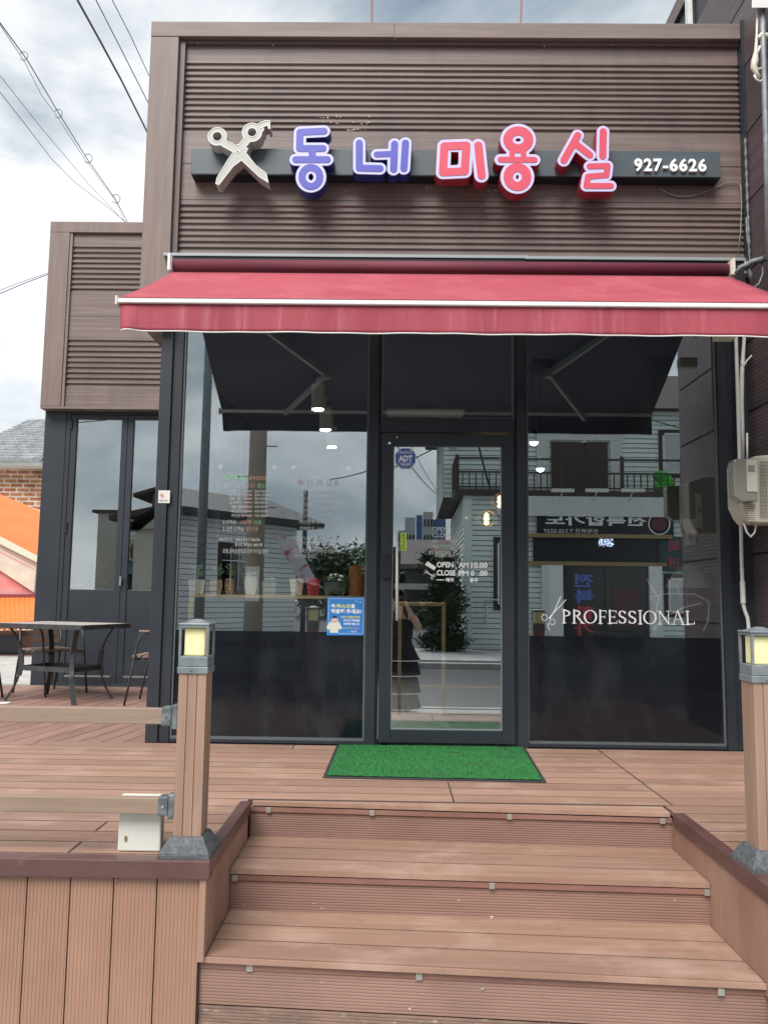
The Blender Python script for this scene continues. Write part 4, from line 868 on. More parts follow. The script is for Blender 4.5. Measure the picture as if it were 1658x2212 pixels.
hand(w, '모발,길이,손상도,컷추가 등으로 인한', 960, 784, 1290, 812); hand(o_, '추가금', 965, 820, 1030, 848); hand(w, '이 발생할 수 있습니다.', 1030, 822, 1275, 850)
hand(w, '1인샵 특성상 예약 해주신 분들부터', 960, 880, 1306, 911); hand(w, '우선 시술 합니다.', 960, 920, 1130, 951); hand(w, '✓', 938, 782, 954, 802); hand(w, '✓', 938, 878, 954, 898)
part('white_writing', w, M_HAND, T); part('orange_writing', o_, M_HORG, T); cup(T, 952, 240); cup(T, 1383, 248)
def zz6(u, v): return ((1400+u/2.763)/1.751, (1600+v/2.763)/1.751)
def t6(mb, body, u0, v0, u1_, v1, y=-.028, bold=.0, t=.0008): tbox(mb, body, zz6(u0, v1), zz6(u1_, v0), y, t=t, bold=bold)
T = thing('hours_board', (0, .0, 1.2), 'small handwritten opening hours notice hanging behind the door glass', 'notice')
w = MB(); g = MB(); o_ = MB(); y6 = -.028
t6(w, 'OPEN', 648, 1085, 806, 1132, y6, -.002); t6(w, 'CLOSE', 650, 1146, 832, 1192, y6, -.002); t6(w, '매주', 646, 1214, 706, 1252, y6, -.002); t6(o_, '월요일', 736, 1210, 838, 1252, y6, -.002); t6(w, '휴무', 852, 1212, 905, 1256, y6, -.002)
t6(w, '매달', 650, 1268, 714, 1306, y6, -.002); t6(g, '넷째주', 738, 1266, 836, 1306, y6, -.002); t6(o_, '일,월', 856, 1266, 930, 1308, y6, -.002); t6(w, '휴무', 942, 1268, 986, 1312, y6, -.002)
t6(w, '문의', 606, 1336, 656, 1374, y6, -.002); t6(w, '063.927.6626', 676, 1338, 840, 1368, y6, -.002); t6(w, '010.3931.4619', 674, 1366, 880, 1398, y6, -.002)
part('white_writing', w, M_HAND, T); part('green_writing', g, M_HGRN, T); part('orange_writing', o_, M_HORG, T)
for u, v in ((668, 990), (1002, 990)):
    p = at(*zz6(u, v), y6); part('suction_cup', MB().tube([(p.x, y6-.004, p.z), (p.x, y6+.004, p.z)], [.012, .004], 14), M_TXT, T)
T = thing('hours_decal', (0, -.024, 1.1), 'bold white opening times decal with comb and scissors on the door glass', 'decal')
w = MB()
t6(w, 'OPEN', 692, 1450, 866, 1506, bold=.035); t6(w, 'AM', 920, 1454, 1024, 1508, bold=.035); t6(w, '10.00', 1050, 1456, 1222, 1511, bold=.035)
t6(w, 'CLOSE', 692, 1535, 888, 1591, bold=.035); t6(w, 'PM', 920, 1540, 1024, 1593, bold=.035); t6(w, '0', 1046, 1541, 1085, 1594, bold=.035); t6(w, '.00', 1130, 1541, 1222, 1595, bold=.035)
t6(w, '매주', 788, 1616, 874, 1658, bold=.03); t6(w, '휴무', 1036, 1618, 1124, 1662, bold=.03)
a, b = at(*zz6(690, 1640), -.028), at(*zz6(772, 1633), -.028); w.box(a.x, b.x, -.0285, -.0275, a.z, b.z)
part('decal_lettering', w, M_TXT, T)
w = MB(); ps = [at(*zz6(*q), -.028) for q in ((596, 1442), (686, 1502), (668, 1538), (570, 1478))]; w.prism([(p.x, -.0285, p.z) for p in ps], (0, .001, 0)); part('comb_decal', w, M_TXT, T)
w = MB()
def st(mb, p, q, wd, y): mb.bar((p.x, y, p.z), (q.x, y, q.z), wd, .0012, up=(0, 1, 0))
c6 = lambda u, v, y=-.028: at(*zz6(u, v), y)
st(w, c6(562, 1552), c6(668, 1596), .004, -.028); st(w, c6(574, 1532), c6(648, 1604), .004, -.0295)
for c in ((645, 1618), (668, 1588)):
    q = c6(*c); w.tube([(q.x+.0085*math.cos(t), -.0285, q.z+.0085*math.sin(t)) for t in [i*math.pi/9 for i in range(19)]], .0014, 6)
part('scissors_decal', w, M_TXT, T)
# octagonal security sticker
T = thing('security_sticker', (0, -.024, 1.95), 'blue octagonal security sticker reading ADT at the top left of the door glass', 'sticker')
def octa(cu, cv, ru, rv, y, t): return [(at(*zz6(cu+ru*x, cv+rv*z_), y).x, y, at(*zz6(cu+ru*x, cv+rv*z_), y).z) for x, z_ in ((-.42, -1), (.42, -1), (1, -.42), (1, .42), (.42, 1), (-.42, 1), (-1, .42), (-1, -.42))]
M_SB = mat('security_blue', (.035, .10, .42), .35)
part('sticker_edge', MB().prism(octa(366, 367, 106, 106, -.027, 0), (0, .002, 0)), M_TXT, T); part('sticker_ground', MB().prism(octa(366, 367, 102, 102, -.0278, 0), (0, .0007, 0)), M_SB, T)
w = MB(); t6(w, '캡스경비구역', 308, 288, 426, 308, -.0286, .01); t6(w, 'ADT', 296, 336, 436, 400, -.0286, .04); t6(w, '1588-6400', 314, 424, 418, 440, -.0286, .03); t6(w, '고객센터', 340, 446, 388, 456, -.0286, 0)
for (u0, v0, u1_, v1) in ((292, 312, 440, 315), (292, 414, 440, 417), (292, 312, 295, 417), (437, 312, 440, 417)):
    a, b = c6(u0, v1, -.0286), c6(u1_, v0, -.0286); w.box(a.x, b.x, -.0288, -.028, a.z, b.z)
part('sticker_lettering', w, M_TXT, T)
T = thing('pull_sticker', (0, -.024, 1.45), 'narrow yellow green pull sticker beside the steel door handle', 'sticker')
a, b = c6(312, 1330), c6(378, 1146); part('sticker_ground', MB().box(a.x, b.x, -.0275, -.026, a.z, b.z), mat('lime_sticker', (.50, .72, .07), .4), T)
w = MB()
for s, v in (('당', 1160), ('기', 1194), ('시', 1228), ('오', 1262)): t6(w, s, 331, v, 358, v+27, -.0278, .02)
t6(w, 'PULL', 322, 1300, 368, 1316, -.0278, .02); part('sticker_lettering', w, M_BLKD, T)
# serif lettering on the right window
T = thing('professional_decal', (1.2, -.004, .95), 'white serif PROFESSIONAL decal with scissors on the right window', 'decal')
def zz2(u, v): return ((1950+u/1.9238)/1.751, (1300+v/1.9238)/1.751)
pa, pb_ = at(*zz2(330, 2060), -.004), at(*zz2(1300, 1930), -.004); Hc = (at(*zz2(800, 1942), -.004).z-at(*zz2(800, 2038), -.004).z)
LET = {  # strokes on a unit-height letter: (x0,z0,x1,z1,thickness)
 'P': (.62, [(.16, 0, .16, 1, .13)], [('arc', .16, .74, .34, .22, -90, 90)], [(.16, 0), (.16, 1)]),
 'R': (.72, [(.16, 0, .16, 1, .13), (.36, .48, .66, .03, .12)], [('arc', .16, .75, .34, .21, -90, 90)], [(.16, 0), (.68, 0)]),
 'O': (.86, [], [('arc', .42, .5, .35, .48, 0, 360)], []),
 'F': (.58, [(.16, 0, .16, 1, .13), (.16, .96, .52, .96, .06), (.16, .5, .44, .5, .05), (.52, .80, .52, .96, .04), (.44, .42, .44, .58, .04)], [], [(.16, 0)]),
 'E': (.64, [(.16, 0, .16, 1, .13), (.16, .96, .55, .96, .06), (.16, .5, .46, .5, .05), (.16, .04, .58, .04, .06), (.55, .80, .55, .96, .04), (.46, .42, .46, .58, .04), (.59, .04, .59, .22, .04)], [], [(.16, 0)]),
 'S': (.60, [(.47, .74, .47, .93, .04), (.08, .07, .08, .28, .04)], [('arc', .27, .74, .17, .22, 30, 230), ('arc', .27, .26, .19, .22, -140, 70), ('seg', .16, .57, .37, .44)], []),
 'I': (.32, [(.16, 0, .16, 1, .13)], [], [(.16, 0), (.16, 1)]),
 'N': (.86, [(.15, 0, .15, 1, .055), (.15, .98, .70, .03, .12), (.70, 0, .70, 1, .055)], [], [(.15, 0), (.12, 1), (.70, 1)]),
 'A': (.82, [(.12, 0, .38, 1, .055), (.40, 1, .70, 0, .13), (.22, .34, .58, .34, .045)], [], [(.10, 0), (.70, 0)]),
 'L': (.62, [(.16, 0, .16, 1, .13), (.16, .04, .55, .04, .06), (.57, .04, .57, .24, .04)], [], [(.16, 0), (.16, 1)])}
word = 'PROFESSIONAL'; tot = sum(LET[c][0] for c in word); sx = (pb_.x-pa.x)/tot; X0 = pa.x
zb0 = at(*zz2(335, 2030), -.004).z; zb1 = at(*zz2(1295, 2042), -.004).z
xs, ys, X, Y = grid(pa.x-.01, pb_.x+.01, min(zb0, zb1)-.01, max(zb0, zb1)+Hc+.01, .0011); f = np.full(X.shape, 9.)
for c in word:
    wd, ss, arcs, ser = LET[c]; zb_ = zb0+(zb1-zb0)*(X0-pa.x)/(pb_.x-pa.x)
    cv = lambda x, z_: (X0+x*sx, zb_+z_*Hc)
    for x_0, z_0, x_1, z_1, th in ss: f = np.minimum(f, seg_d(X, Y, cv(x_0, z_0), cv(x_1, z_1))-th*Hc*.5)
    for a in arcs:
        if a[0] == 'seg': f = np.minimum(f, seg_d(X, Y, cv(a[1], a[2]), cv(a[3], a[4]))-.062*Hc); continue
        _, cx, cz, rx, rz, a0, a1 = a; n = 26
        for i in range(n):
            t = R(a0+(a1-a0)*i/n); t2 = R(a0+(a1-a0)*(i+1)/n); wdt = (.028+.042*abs(math.cos(t))**1.5)*Hc
            f = np.minimum(f, seg_d(X, Y, cv(cx+rx*math.cos(t), cz+rz*math.sin(t)), cv(cx+rx*math.cos(t2), cz+rz*math.sin(t2)))-wdt)
    for x, z_ in ser: f = np.minimum(f, seg_d(X, Y, cv(x-.13, z_), cv(x+.13, z_))-.024*Hc)
    X0 += wd*sx
plate('decal_lettering', f, xs, ys, -.0035, -.0025, M_TXT, T)
w = MB(); c2_ = lambda u, v: at(*zz2(u, v), -.003)
st(w, c2_(326, 1836), c2_(268, 1965), .006, -.0030); st(w, c2_(364, 1860), c2_(240, 1990), .0055, -.0040); st(w, c2_(262, 1972), c2_(240, 2000), .009, -.0035)
for c, rr in (((207, 1990), .0195), ((264, 2022), .0185)):
    q = c2_(*c); w.tube([(q.x+rr*math.cos(t), -.004, q.z+rr*1.05*math.sin(t)) for t in [i*math.pi/14 for i in range(29)]], .0022, 6)
st(w, c2_(236, 2030), c2_(234, 2065), .005, -.0035); st(w, c2_(234, 2065), c2_(246, 2084), .004, -.0035)
part('scissors_decal', w, M_TXT, T)
# blue mask notice (poster)
def zzp(u, v): return ((1200+u/7.536)/1.751, (2220+v/7.536)/1.751)
yP = -.006
T = thing('mask_poster', (-.62, yP, .73), 'bright blue poster asking visitors to wear a mask, low on the left window', 'poster')
cp_ = lambda u, v, y=yP: at(*zzp(u, v), y)
pc4 = [cp_(285, 280), cp_(1368, 290), cp_(1345, 1375), cp_(262, 1370)]
part('poster_sheet', MB().prism([(p.x, yP, p.z) for p in pc4], (0, .0015, 0)), mat('poster_blue', (.035, .235, .66), .4), T)
def tp(mb, body, u0, v0, u1_, v1, bold=.03): tbox(mb, body, zzp(u0, v1), zzp(u1_, v0), yP-.0005, t=.0005, bold=bold)
w = MB(); ye = MB()
for a, b in (((335, 325), (1315, 335)), ((1313, 335), (1292, 1325)), ((1292, 1325), (600, 1322)), ((335, 325), (312, 1270))): st(w, cp_(*a), cp_(*b), .0018, yP-.0008)
tp(w, '꼭', 388, 480, 510, 588); tp(ye, '마스크', 545, 482, 945, 592, .05); tp(w, '를', 950, 484, 1075, 598); tp(w, '착용해 주세요!', 385, 625, 1250, 748, .04)
tp(ye, '모두의 안전을 위하여', 665, 822, 1215, 884); tp(w, '마스크 착용을', 748, 910, 1205, 978); tp(w, '의무화 합니다', 742, 1012, 1205, 1084); tp(ye, '위반시 과태료 부과', 705, 1148, 940, 1184, .01); tp(w, '익산시', 950, 1232, 1115, 1290, .01)
for u in (617, 750, 884): q = cp_(u, 410); w.prism([(q.x+.0016*math.cos(t), yP-.0005, q.z+.0016*math.sin(t)) for t in [i*math.pi/5 for i in range(10)]], (0, -.0003, 0))
for u, v, r_ in ((892, 1260, .0026), (1075, 395, .003), (1130, 410, .0035), (1220, 430, .005)): q = cp_(u, v); w.prism([(q.x+r_*math.cos(t), yP-.0006, q.z+r_*.7*math.sin(t)) for t in [i*math.pi/6 for i in range(12)]], (0, -.0003, 0))
part('poster_lettering', w, M_TXT, T); part('yellow_lettering', ye, mat('poster_yellow', (.85, .82, .12), .5), T)
pk = MB(); tp(pk, '마스크를 착용', 945, 1146, 1180, 1188, .02); part('pink_lettering', pk, mat('poster_pink', (.8, .35, .5), .5), T)
fg = MB()
def pl(mb, pts, k): mb.prism([(cp_(*p).x, yP-.0006-k*.0004, cp_(*p).z) for p in pts], (0, -.0003, 0))
pl(fg, [(350, 990), (420, 1005), (560, 1005), (620, 985), (695, 1140), (680, 1195), (620, 1205), (595, 1180), (595, 1300), (360, 1300), (355, 1190), (300, 1200), (265, 1170), (270, 1120)], 0)
part('printed_shirt', fg, mat('poster_ivory', (.80, .77, .68), .6), T)
fg = MB(); pl(fg, [(400, 900), (440, 880), (540, 880), (600, 905), (595, 1000), (560, 1005), (500, 985), (430, 1005), (385, 990)], 1); part('printed_face', fg, mat('poster_skin', (.80, .52, .42), .6), T)
fg = MB(); pl(fg, [(428, 890), (432, 845), (470, 818), (520, 818), (550, 845), (552, 890), (525, 880), (490, 862), (455, 882)], 2); part('printed_hair', fg, M_BLKD, T)
# no smoking sticker on the corner post
T = thing('no_smoking_sticker', (-1.98, -.053, 1.6), 'small white no smoking sticker on the black corner post', 'sticker')
a, b = at(342, 1086, -.0525), at(368, 1059, -.0525); part('sticker_ground', MB().box(a.x, b.x, -.0535, -.0505, a.z, b.z), mat('sticker_ivory', (.62, .62, .56), .5), T)
w = MB(); q = at(350, 1070, -.054); w.tube([(q.x+.013*math.cos(t), -.054, q.z+.013*math.sin(t)) for t in [i*math.pi/10 for i in range(21)]], .0016, 6); st(w, q+Vector((-.009, 0, .009)), q+Vector((.009, 0, -.009)), .0026, -.0545)
part('prohibition_ring', w, mat('sign_red', (.62, .05, .07), .5), T)
w = MB(); st(w, q+Vector((-.009, 0, -.001)), q+Vector((.008, 0, -.001)), .003, -.0538); tbox(w, '금연구역', (344, 1083), (362, 1079), -.0538, t=.0004, bold=.01); part('sticker_lettering', w, M_BLKD, T)

# ------------------------------------------------------------------ pipes, meters, brackets at the right
T = thing('conduit_pipe', (1.96, -.12, 0), 'straight white plastic pipe with a sleeve joint beside the right end of the shop front', 'pipe')
c = lambda px, py, y=-.12: at(px, py, y)
part('pipe', MB().tube([c(1587, 560), c(1588, 725), c(1596, 1000), c(1600, 1204), c(1602, 1262), c(1604, 1306), c(1607, 1318), c(1613, 1334), c(1615, 1350), c(1616, 1400), c(1618, 1600)], .0125, 12), M_PIPE, T, smooth=True)
part('pipe_sleeve', MB().tube([c(1601.5, 1203), c(1602, 1207), c(1603, 1255), c(1603.5, 1259)][0:0] or [c(1601.5, 1256), c(1602, 1259), c(1603.5, 1300), c(1604, 1303)], [.020, .017, .017, .020], 14), M_PIPE, T, smooth=True)
T = thing('cable_duct', (2.05, -.1, 1.8), 'grey white cable duct with bulging wrapped section hanging right of the white pipe', 'cable')
part('duct', MB().tube([c(1606, 560, -.09), c(1606, 725, -.09), c(1601, 800, -.09), c(1599, 868, -.09), c(1602, 925, -.09), c(1604, 1010, -.09)], [.011, .012, .015, .018, .013, .008], 10), M_PIPE, T, smooth=True)
part('duct', MB().tube([c(1612, 935, -.09), c(1612, 1010, -.09)], .008, 8), M_PIPE, T, smooth=True)
part('wavy_cable', MB().tube([c(1604, 792, -.1), c(1612, 778, -.1), c(1625, 765, -.1), c(1638, 755, -.1), c(1648, 742, -.1), c(1665, 732, -.1)], .006, 8), M_PIPE, T, smooth=True)
part('cable_tie', MB().tube([c(1598, 789, -.09), c(1610, 790, -.09)], .013, 8), M_LEAF, T)
T = thing('junction_box', (1.98, -.3, 2.7), 'white electrical box tucked under the right end of the awning', 'junction box')
a, b = at(1543, 733, -.35), at(1584, 719, -.35); part('housing', MB().box(a.x, b.x, -.38, -.30, a.z, b.z+.03), M_BEIGE, T, bevel=.004)
T = thing('meter_box', (1.97, -.5, 1.5), 'beige perforated meter housing with smoky cover on the maroon wall at the right edge', 'meter box')
c = lambda px, py, y: at(px, py, y)
a, b = c(1600, 1090, -.56), c(1700, 985, -.56); lo_ = c(1612, 1128, -.56)
part('housing', MB().prism([(a.x+.10, -.56, b.z), (XN-.005, -.56, b.z+.02), (XN-.005, -.56, lo_.z), (lo_.x+.03, -.56, lo_.z), (lo_.x, -.56, lo_.z+.04), (a.x, -.56, a.z), (a.x, -.56, b.z-.04)], (0, .22, 0)), M_BEIGE, T, bevel=.012)
vt = MB()
for i in range(17):
    for j in range(5): p = c(1641+j*3.6, 998+i*7.3, -.572); vt.box(p.x-.0035, p.x+.0035, -.5735, -.571, p.z-.006, p.z+.006)
part('perforation', vt, M_SMOKE, T)
rb = MB()
for i in range(10): p = c(1608+i*1.0, 1088+i*3.9, -.60); q = c(1632, 1088+i*3.9, -.60); rb.box(p.x, q.x, -.60, -.565, p.z-.003, p.z+.003)
part('vent_ribs', rb, M_BEIGE, T)
a, b = c(1585, 1083, -.66), c(1633, 991, -.66)
part('smoky_cover', MB().prism([(a.x+.012, -.66, b.z), (b.x, -.66, b.z+.006), (b.x, -.66, a.z+.006), (a.x+.05, -.66, a.z), (a.x, -.66, a.z+.035), (a.x, -.66, b.z-.015)], (0, .09, 0)), M_SMOKE, T, bevel=.008)
a, b = c(1612, 1062, -.662), c(1632, 992, -.662); part('meter_face', MB().box(a.x, b.x, -.667, -.6605, a.z, b.z), M_BEIGE, T, bevel=.003)
a, b = c(1614, 1018, -.669), c(1628, 1005, -.669); part('meter_window', MB().box(a.x, b.x, -.670, -.668, a.z, b.z), M_SMOKE, T)
part('loop_cable', MB().tube([c(1604, 1128, -.5), c(1612, 1150, -.5), c(1620, 1159, -.5), c(1628, 1150, -.5), c(1633, 1128, -.5)], .007, 8), M_PIPE, T, smooth=True)
part('dangling_wires', MB().tube([c(1603, 1125, -.48), c(1608, 1140, -.48), c(1618, 1141, -.48), c(1624, 1128, -.48)], .003, 6).tube([c(1606, 1125, -.47), c(1610, 1150, -.47), c(1612, 1128, -.47)], .0025, 6), mat('dark_red_wire', (.18, .03, .04), .5), T)
T = thing('service_mast', (2.06, -.35, 4.2), 'grey service mast with clamps and bundled cables against the maroon wall at the top right', 'mast')
c = lambda px, py, y=-.58: at(px, py, y)
part('mast_pole', MB().tube([c(1642, -40), c(1648, 130), c(1653, 300), c(1657, 560)], .020, 12), M_GALV, T, smooth=True)
part('mast_box', MB().hexa([c(1622, 17, -.63), c(1665, 17, -.63), c(1665, 17, -.53), c(1622, 17, -.53)], [c(1624, -60, -.63), c(1665, -60, -.63), c(1665, -60, -.53), c(1624, -60, -.53)]), M_WHT, T, bevel=.004)
part('mast_clamp', MB().tube([c(1636, 83), c(1642, 77), c(1660, 78)], [.014, .02, .02], 10), M_BEIGE, T)
part('hanging_bundle', MB().tube([c(1634, 20), c(1633, 70), c(1631, 110), c(1629, 130), c(1626, 145), c(1632, 158), c(1640, 168)], [.008, .008, .012, .024, .022, .014, .01], 10).tube([c(1640, 100), c(1632, 118), c(1628, 140), c(1634, 150), c(1645, 148)], .010, 8).tube([c(1627, 162), c(1632, 172), c(1640, 176), c(1645, 172)], .007, 8), M_BEIGE, T, smooth=True)
part('hanging_bundle', MB().tube([c(1643, 25), c(1648, 60), c(1650, 95)], .004, 6), M_CABLE, T, smooth=True)
T = thing('cable_knot', (2.0, -.3, 3.3), 'knot of thick grey cables at the right end of the awning roll', 'cable')
part('thick_cable', MB().tube([c(1588, 590, -.52), c(1596, 578, -.52), c(1610, 573, -.52), c(1622, 566, -.52), c(1640, 562, -.52), c(1665, 552, -.52)], [.012, .016, .02, .02, .022, .02], 10).tube([c(1610, 575, -.50), c(1618, 590, -.50), c(1622, 608, -.50)], [.02, .016, .012], 9).tube([c(1644, 560, -.51), c(1646, 590, -.51), c(1638, 612, -.51), c(1625, 622, -.51)], .006, 7).tube([c(1600, 600, -.49), c(1604, 580, -.49), c(1618, 562, -.49), c(1617, 545, -.49), c(1612, 515, -.49), c(1610, 470, -.49)], .005, 6), M_GALD, T, smooth=True)
T = thing('wall_cable', (1.95, -.1, 4.0), 'thin grey cable drooping from the sign box down to the awning flashing', 'cable')
part('cable', MB().tube([c(1422, 405, -.10), c(1440, 417, -.10), c(1465, 424, -.10), c(1495, 423, -.10), c(1530, 412, -.10), c(1565, 395, -.10), c(1590, 393, -.10), c(1598, 400, -.11), c(1600, 440, -.11), c(1598, 500, -.11), c(1592, 550, -.11)], .0035, 6), M_GREYP, T, smooth=True)

# ------------------------------------------------------------------ overhead cables
def wire(pts, ys_, r, m, label, coils=(), second=None, name='overhead_cable'):
    n = len(pts); P_ = []
    for i, (px, py) in enumerate(pts): P_.append(at(px, py, ys_[0]+(ys_[1]-ys_[0])*i/(n-1)))
    mb = MB().tube(P_, r, 7)
    if second:
        n2 = len(second); mb.tube([at(px, py, ys_[0]+(ys_[1]-ys_[0])*i/(n2-1)+.05) for i, (px, py) in enumerate(second)], r*.6, 6)
    if not coils: o = part(name, mb, m); tag(o, label, 'cable', 'overhead cables'); return
    T = thing(name, P_[n//2], label, 'cable', 'overhead cables'); part('cable', mb, m, T)
    for px, py in coils:
        t = (py-pts[0][1])/(pts[-1][1]-pts[0][1]); y = ys_[0]+(ys_[1]-ys_[0])*t; k = (y+5.67)/FPX; q = at(px, py, y)
        part('cable_hanger', MB().tube([(q.x+9.5*k*math.cos(a), y, q.z+10.5*k*math.sin(a)) for a in [2.6-i*.32 for i in range(17)]], .9*k, 6), M_GALD, T)
wire([(-60, -40), (0, 48), (60, 130), (125, 240), (190, 345), (250, 430), (276, 480)], (4, 18), .011, M_CABLEV, 'violet grey bundled cable with ring hangers crossing the left sky', coils=((52, 121), (126, 245), (191, 342), (251, 429)), second=[(-60, -40), (0, 52), (55, 135), (90, 205), (120, 245), (188, 350), (250, 433), (270, 480)])
wire([(150, -40), (168, 0), (215, 85), (262, 172), (288, 224), (316, 280), (360, 370)], (3, 10), .016, M_CABLE, 'thick black cable ending at the left edge of the salon roof')
wire([(190, -40), (208, 0), (262, 106), (318, 217), (350, 280)], (5, 10), .009, M_CABLEV, 'thin violet cable just right of the thick black one')
wire([(225, -40), (243, 0), (282, 76), (320, 158), (350, 220)], (5, 10), .008, M_CABLEV, 'thin violet cable nearest the salon roof corner')
wire([(-40, 112), (0, 162), (85, 270), (190, 395), (272, 482)], (5, 18), .006, M_CABLE, 'thin straight cable low in the left sky')
wire([(-40, 150), (0, 198), (65, 281), (112, 343), (165, 396), (225, 441), (276, 482)], (5, 18), .007, M_CABLEV, 'thin sagging cable lowest of the bunch left of the roof')
wire([(-60, 660), (0, 634), (55, 611), (103, 593), (140, 578)], (8, 9), .008, M_CABLEV, 'lower of two cables reaching the wing from the left')
wire([(-60, 651), (0, 627), (55, 606), (103, 590), (140, 576)], (8.2, 9.2), .005, M_CABLE, 'upper of two cables reaching the wing from the left')
for (a, b, lab) in (((800, -60), (803, 60), 'slim reddish rod rising behind the middle of the roof'), ((1128, -60), (1124, 60), 'slim reddish rod rising behind the right half of the roof')):
    p, q = at(*a, 2.2), at(*b, 2.2); o = part('roof_rod', MB().tube([(q.x, 2.2, 5.0), (q.x, 2.2, q.z), p+Vector((0, 0, .6))], .011, 8), mat('rusty_pink_metal', (.30, .13, .15), .6)); tag(o, lab, 'rod', 'roof rods')

# ------------------------------------------------------------------ background on the left
def slab(pts, y, d): return MB().prism([at(px, py, y) for px, py in pts], (0, d, 0))
T = thing('brick_house', (-12, 18, -.06), 'brick house with grey shingle roof far behind at the left edge', 'house')
yb_ = 16.5
p, q = at(-260, 1320, yb_), at(150, 1000, yb_); part('wall', MB().box(p.x, q.x, yb_, yb_+6, -.06, q.z), M_BRICK, T)
part('eaves', slab([(-260, 983), (0, 992), (85, 995), (97, 990), (200, 990), (200, 1006), (95, 1006), (-260, 1004)], yb_-.55, .54), M_WHT, T)
rf = MB(); e0, e1, r0, r1 = at(-260, 984, yb_-.6), at(84, 991, yb_-.6), at(-60, 905, yb_+3.2), at(66, 905, yb_+3.2)
L0 = at(0, 930, yb_+1.0)
e2 = Vector((e1.x+5, yb_-.6, e1.z+.02))
nr = 16
A0, A1, B0, B1 = Vector((e0.x, yb_-.62, e0.z)), Vector((e1.x+4.5, yb_-.62, e0.z)), Vector((e1.x-.4, yb_+3.4, 0)), Vector((e1.x+4.5, yb_+3.4, 0))
zr_ = at(66, 905, yb_+3.4).z; B0 = Vector((at(66, 905, yb_+3.4).x, yb_+3.4, zr_)); B1 = Vector((B0.x+6, yb_+3.4, zr_))
A0 = Vector((at(-110, 1000, yb_-.62).x, yb_-.62, at(0, 990, yb_-.62).z)); A1.z = A0.z
for i in range(nr):
    t0, t1 = i/nr, (i+1)/nr; l0 = A0.lerp(B0, t0); l1 = A0.lerp(B0, t1); q0 = A1.lerp(B1, t0); q1 = A1.lerp(B1, t1); u = Vector((0, 0, .03))
    n = 40
    for k in range(n):
        a, b, c_, d = l0.lerp(q0, k/n)+u, l0.lerp(q0, (k+.94)/n)+u, l1.lerp(q1, (k+.94)/n), l1.lerp(q1, k/n); rf.add([a, b, c_, d, a-u*1.4, b-u*1.4], [(0, 1, 2, 3), (4, 5, 1, 0)])
part('roof', rf, mat('shingle_roof', (.17, .18, .185), .85, c2=(.22, .23, .235), ns=(3, 3, 3), rnd=.22), T)
part('gutter', slab([(-200, 984), (80, 992), (97, 975), (97, 984), (84, 998), (-200, 990)], yb_-.68, .05), M_GALV, T)
T = thing('orange_roof_building', (-8, 9, -.06), 'low stall building with bright orange corrugated roofs and faded cream gable at the left edge', 'building')
yo = 9.0
def corr(px, y0, y1, n, amp=.012):     # a corrugated sloping sheet between photo corners: near edge points (l, r), far edge points (l, r)
    (l0, r0), (l1, r1) = px; A_, B_, C_, D_ = at(*l0, y0), at(*r0, y0), at(*l1, y1), at(*r1, y1); mb = MB(); vs = []
    for j, (s, e) in enumerate(((A_, B_), (C_, D_))):
        for i in range(n+1): v = s.lerp(e, i/n); vs.append((v.x, v.y, v.z+(amp if i % 2 else 0)))
    mb.add(vs, [(i, i+1, n+2+i, n+1+i) for i in range(n)], .5); return mb
part('upper_roof', corr((((-260, 1040), (81, 1203)), ((-260, 958), (87, 1103))), yo, yo+2.4, 70, .002), M_ORG, T)
part('ridge_strip', slab([(-260, 952), (0, 1073), (87, 1101), (90, 1106), (87, 1107), (0, 1080), (-260, 960)], yo+2.38, .05), M_CREAM, T)
part('gutter', slab([(-260, 1030), (0, 1159), (81, 1201), (80, 1214), (0, 1174), (-260, 1042)], yo-.08, .07), mat('pale_green_gutter', (.58, .58, .46), .5), T)
part('gable_board', slab([(-260, 1042), (0, 1174), (80, 1214), (74, 1279), (0, 1231), (-260, 1100)], yo, .06), M_CREAM, T)
part('board_stripe', slab([(-260, 1058), (0, 1190), (78, 1230), (78, 1232), (0, 1193), (-260, 1061)], yo-.004, .003).prism([at(x, y, yo-.004) for x, y in ((0, 1181), (79, 1222), (79, 1224), (0, 1183))], (0, .003, 0)), M_PINK, T)
part('wall', slab([(-260, 1100), (0, 1231), (76, 1280), (76, 1286), (-260, 1290)], yo+.08, .05), M_PINK, T)
part('beam', slab([(-260, 1283), (76, 1283), (76, 1290), (-260, 1290)], yo-.05, .1), mat('oxide_beam', (.20, .03, .04), .5), T)
part('lower_roof', corr((((-260, 1366), (80, 1343)), ((-260, 1290), (76, 1290))), yo-1.4, yo-.02, 64), M_ORG, T)
part('lower_trim', slab([(-260, 1366), (0, 1346), (80, 1340), (80, 1343), (0, 1350), (-260, 1371)], yo-1.42, .03), mat('oxide_beam', (.2, .03, .04), .5), T)
part('stall_front', slab([(-260, 1362), (110, 1362), (110, 1432), (-260, 1432)], yo-.6, .05), mat('brown_stall_wood', (.20, .10, .07), .7, c2=(.3, .17, .12), ns=(2, 2, 20)), T)
part('window_pane', slab([(-200, 1372), (52, 1372), (52, 1428), (-200, 1428)], yo-.62, .015), mat('dark_blue_pane', (.02, .035, .045), .15), T)
part('awning_edge', slab([(-260+i*6, 1357+(3 if i % 2 else 0)) for i in range(0, 62)]+[(105, 1348), (-260, 1348)], yo-1.3, .02), M_ORG, T)

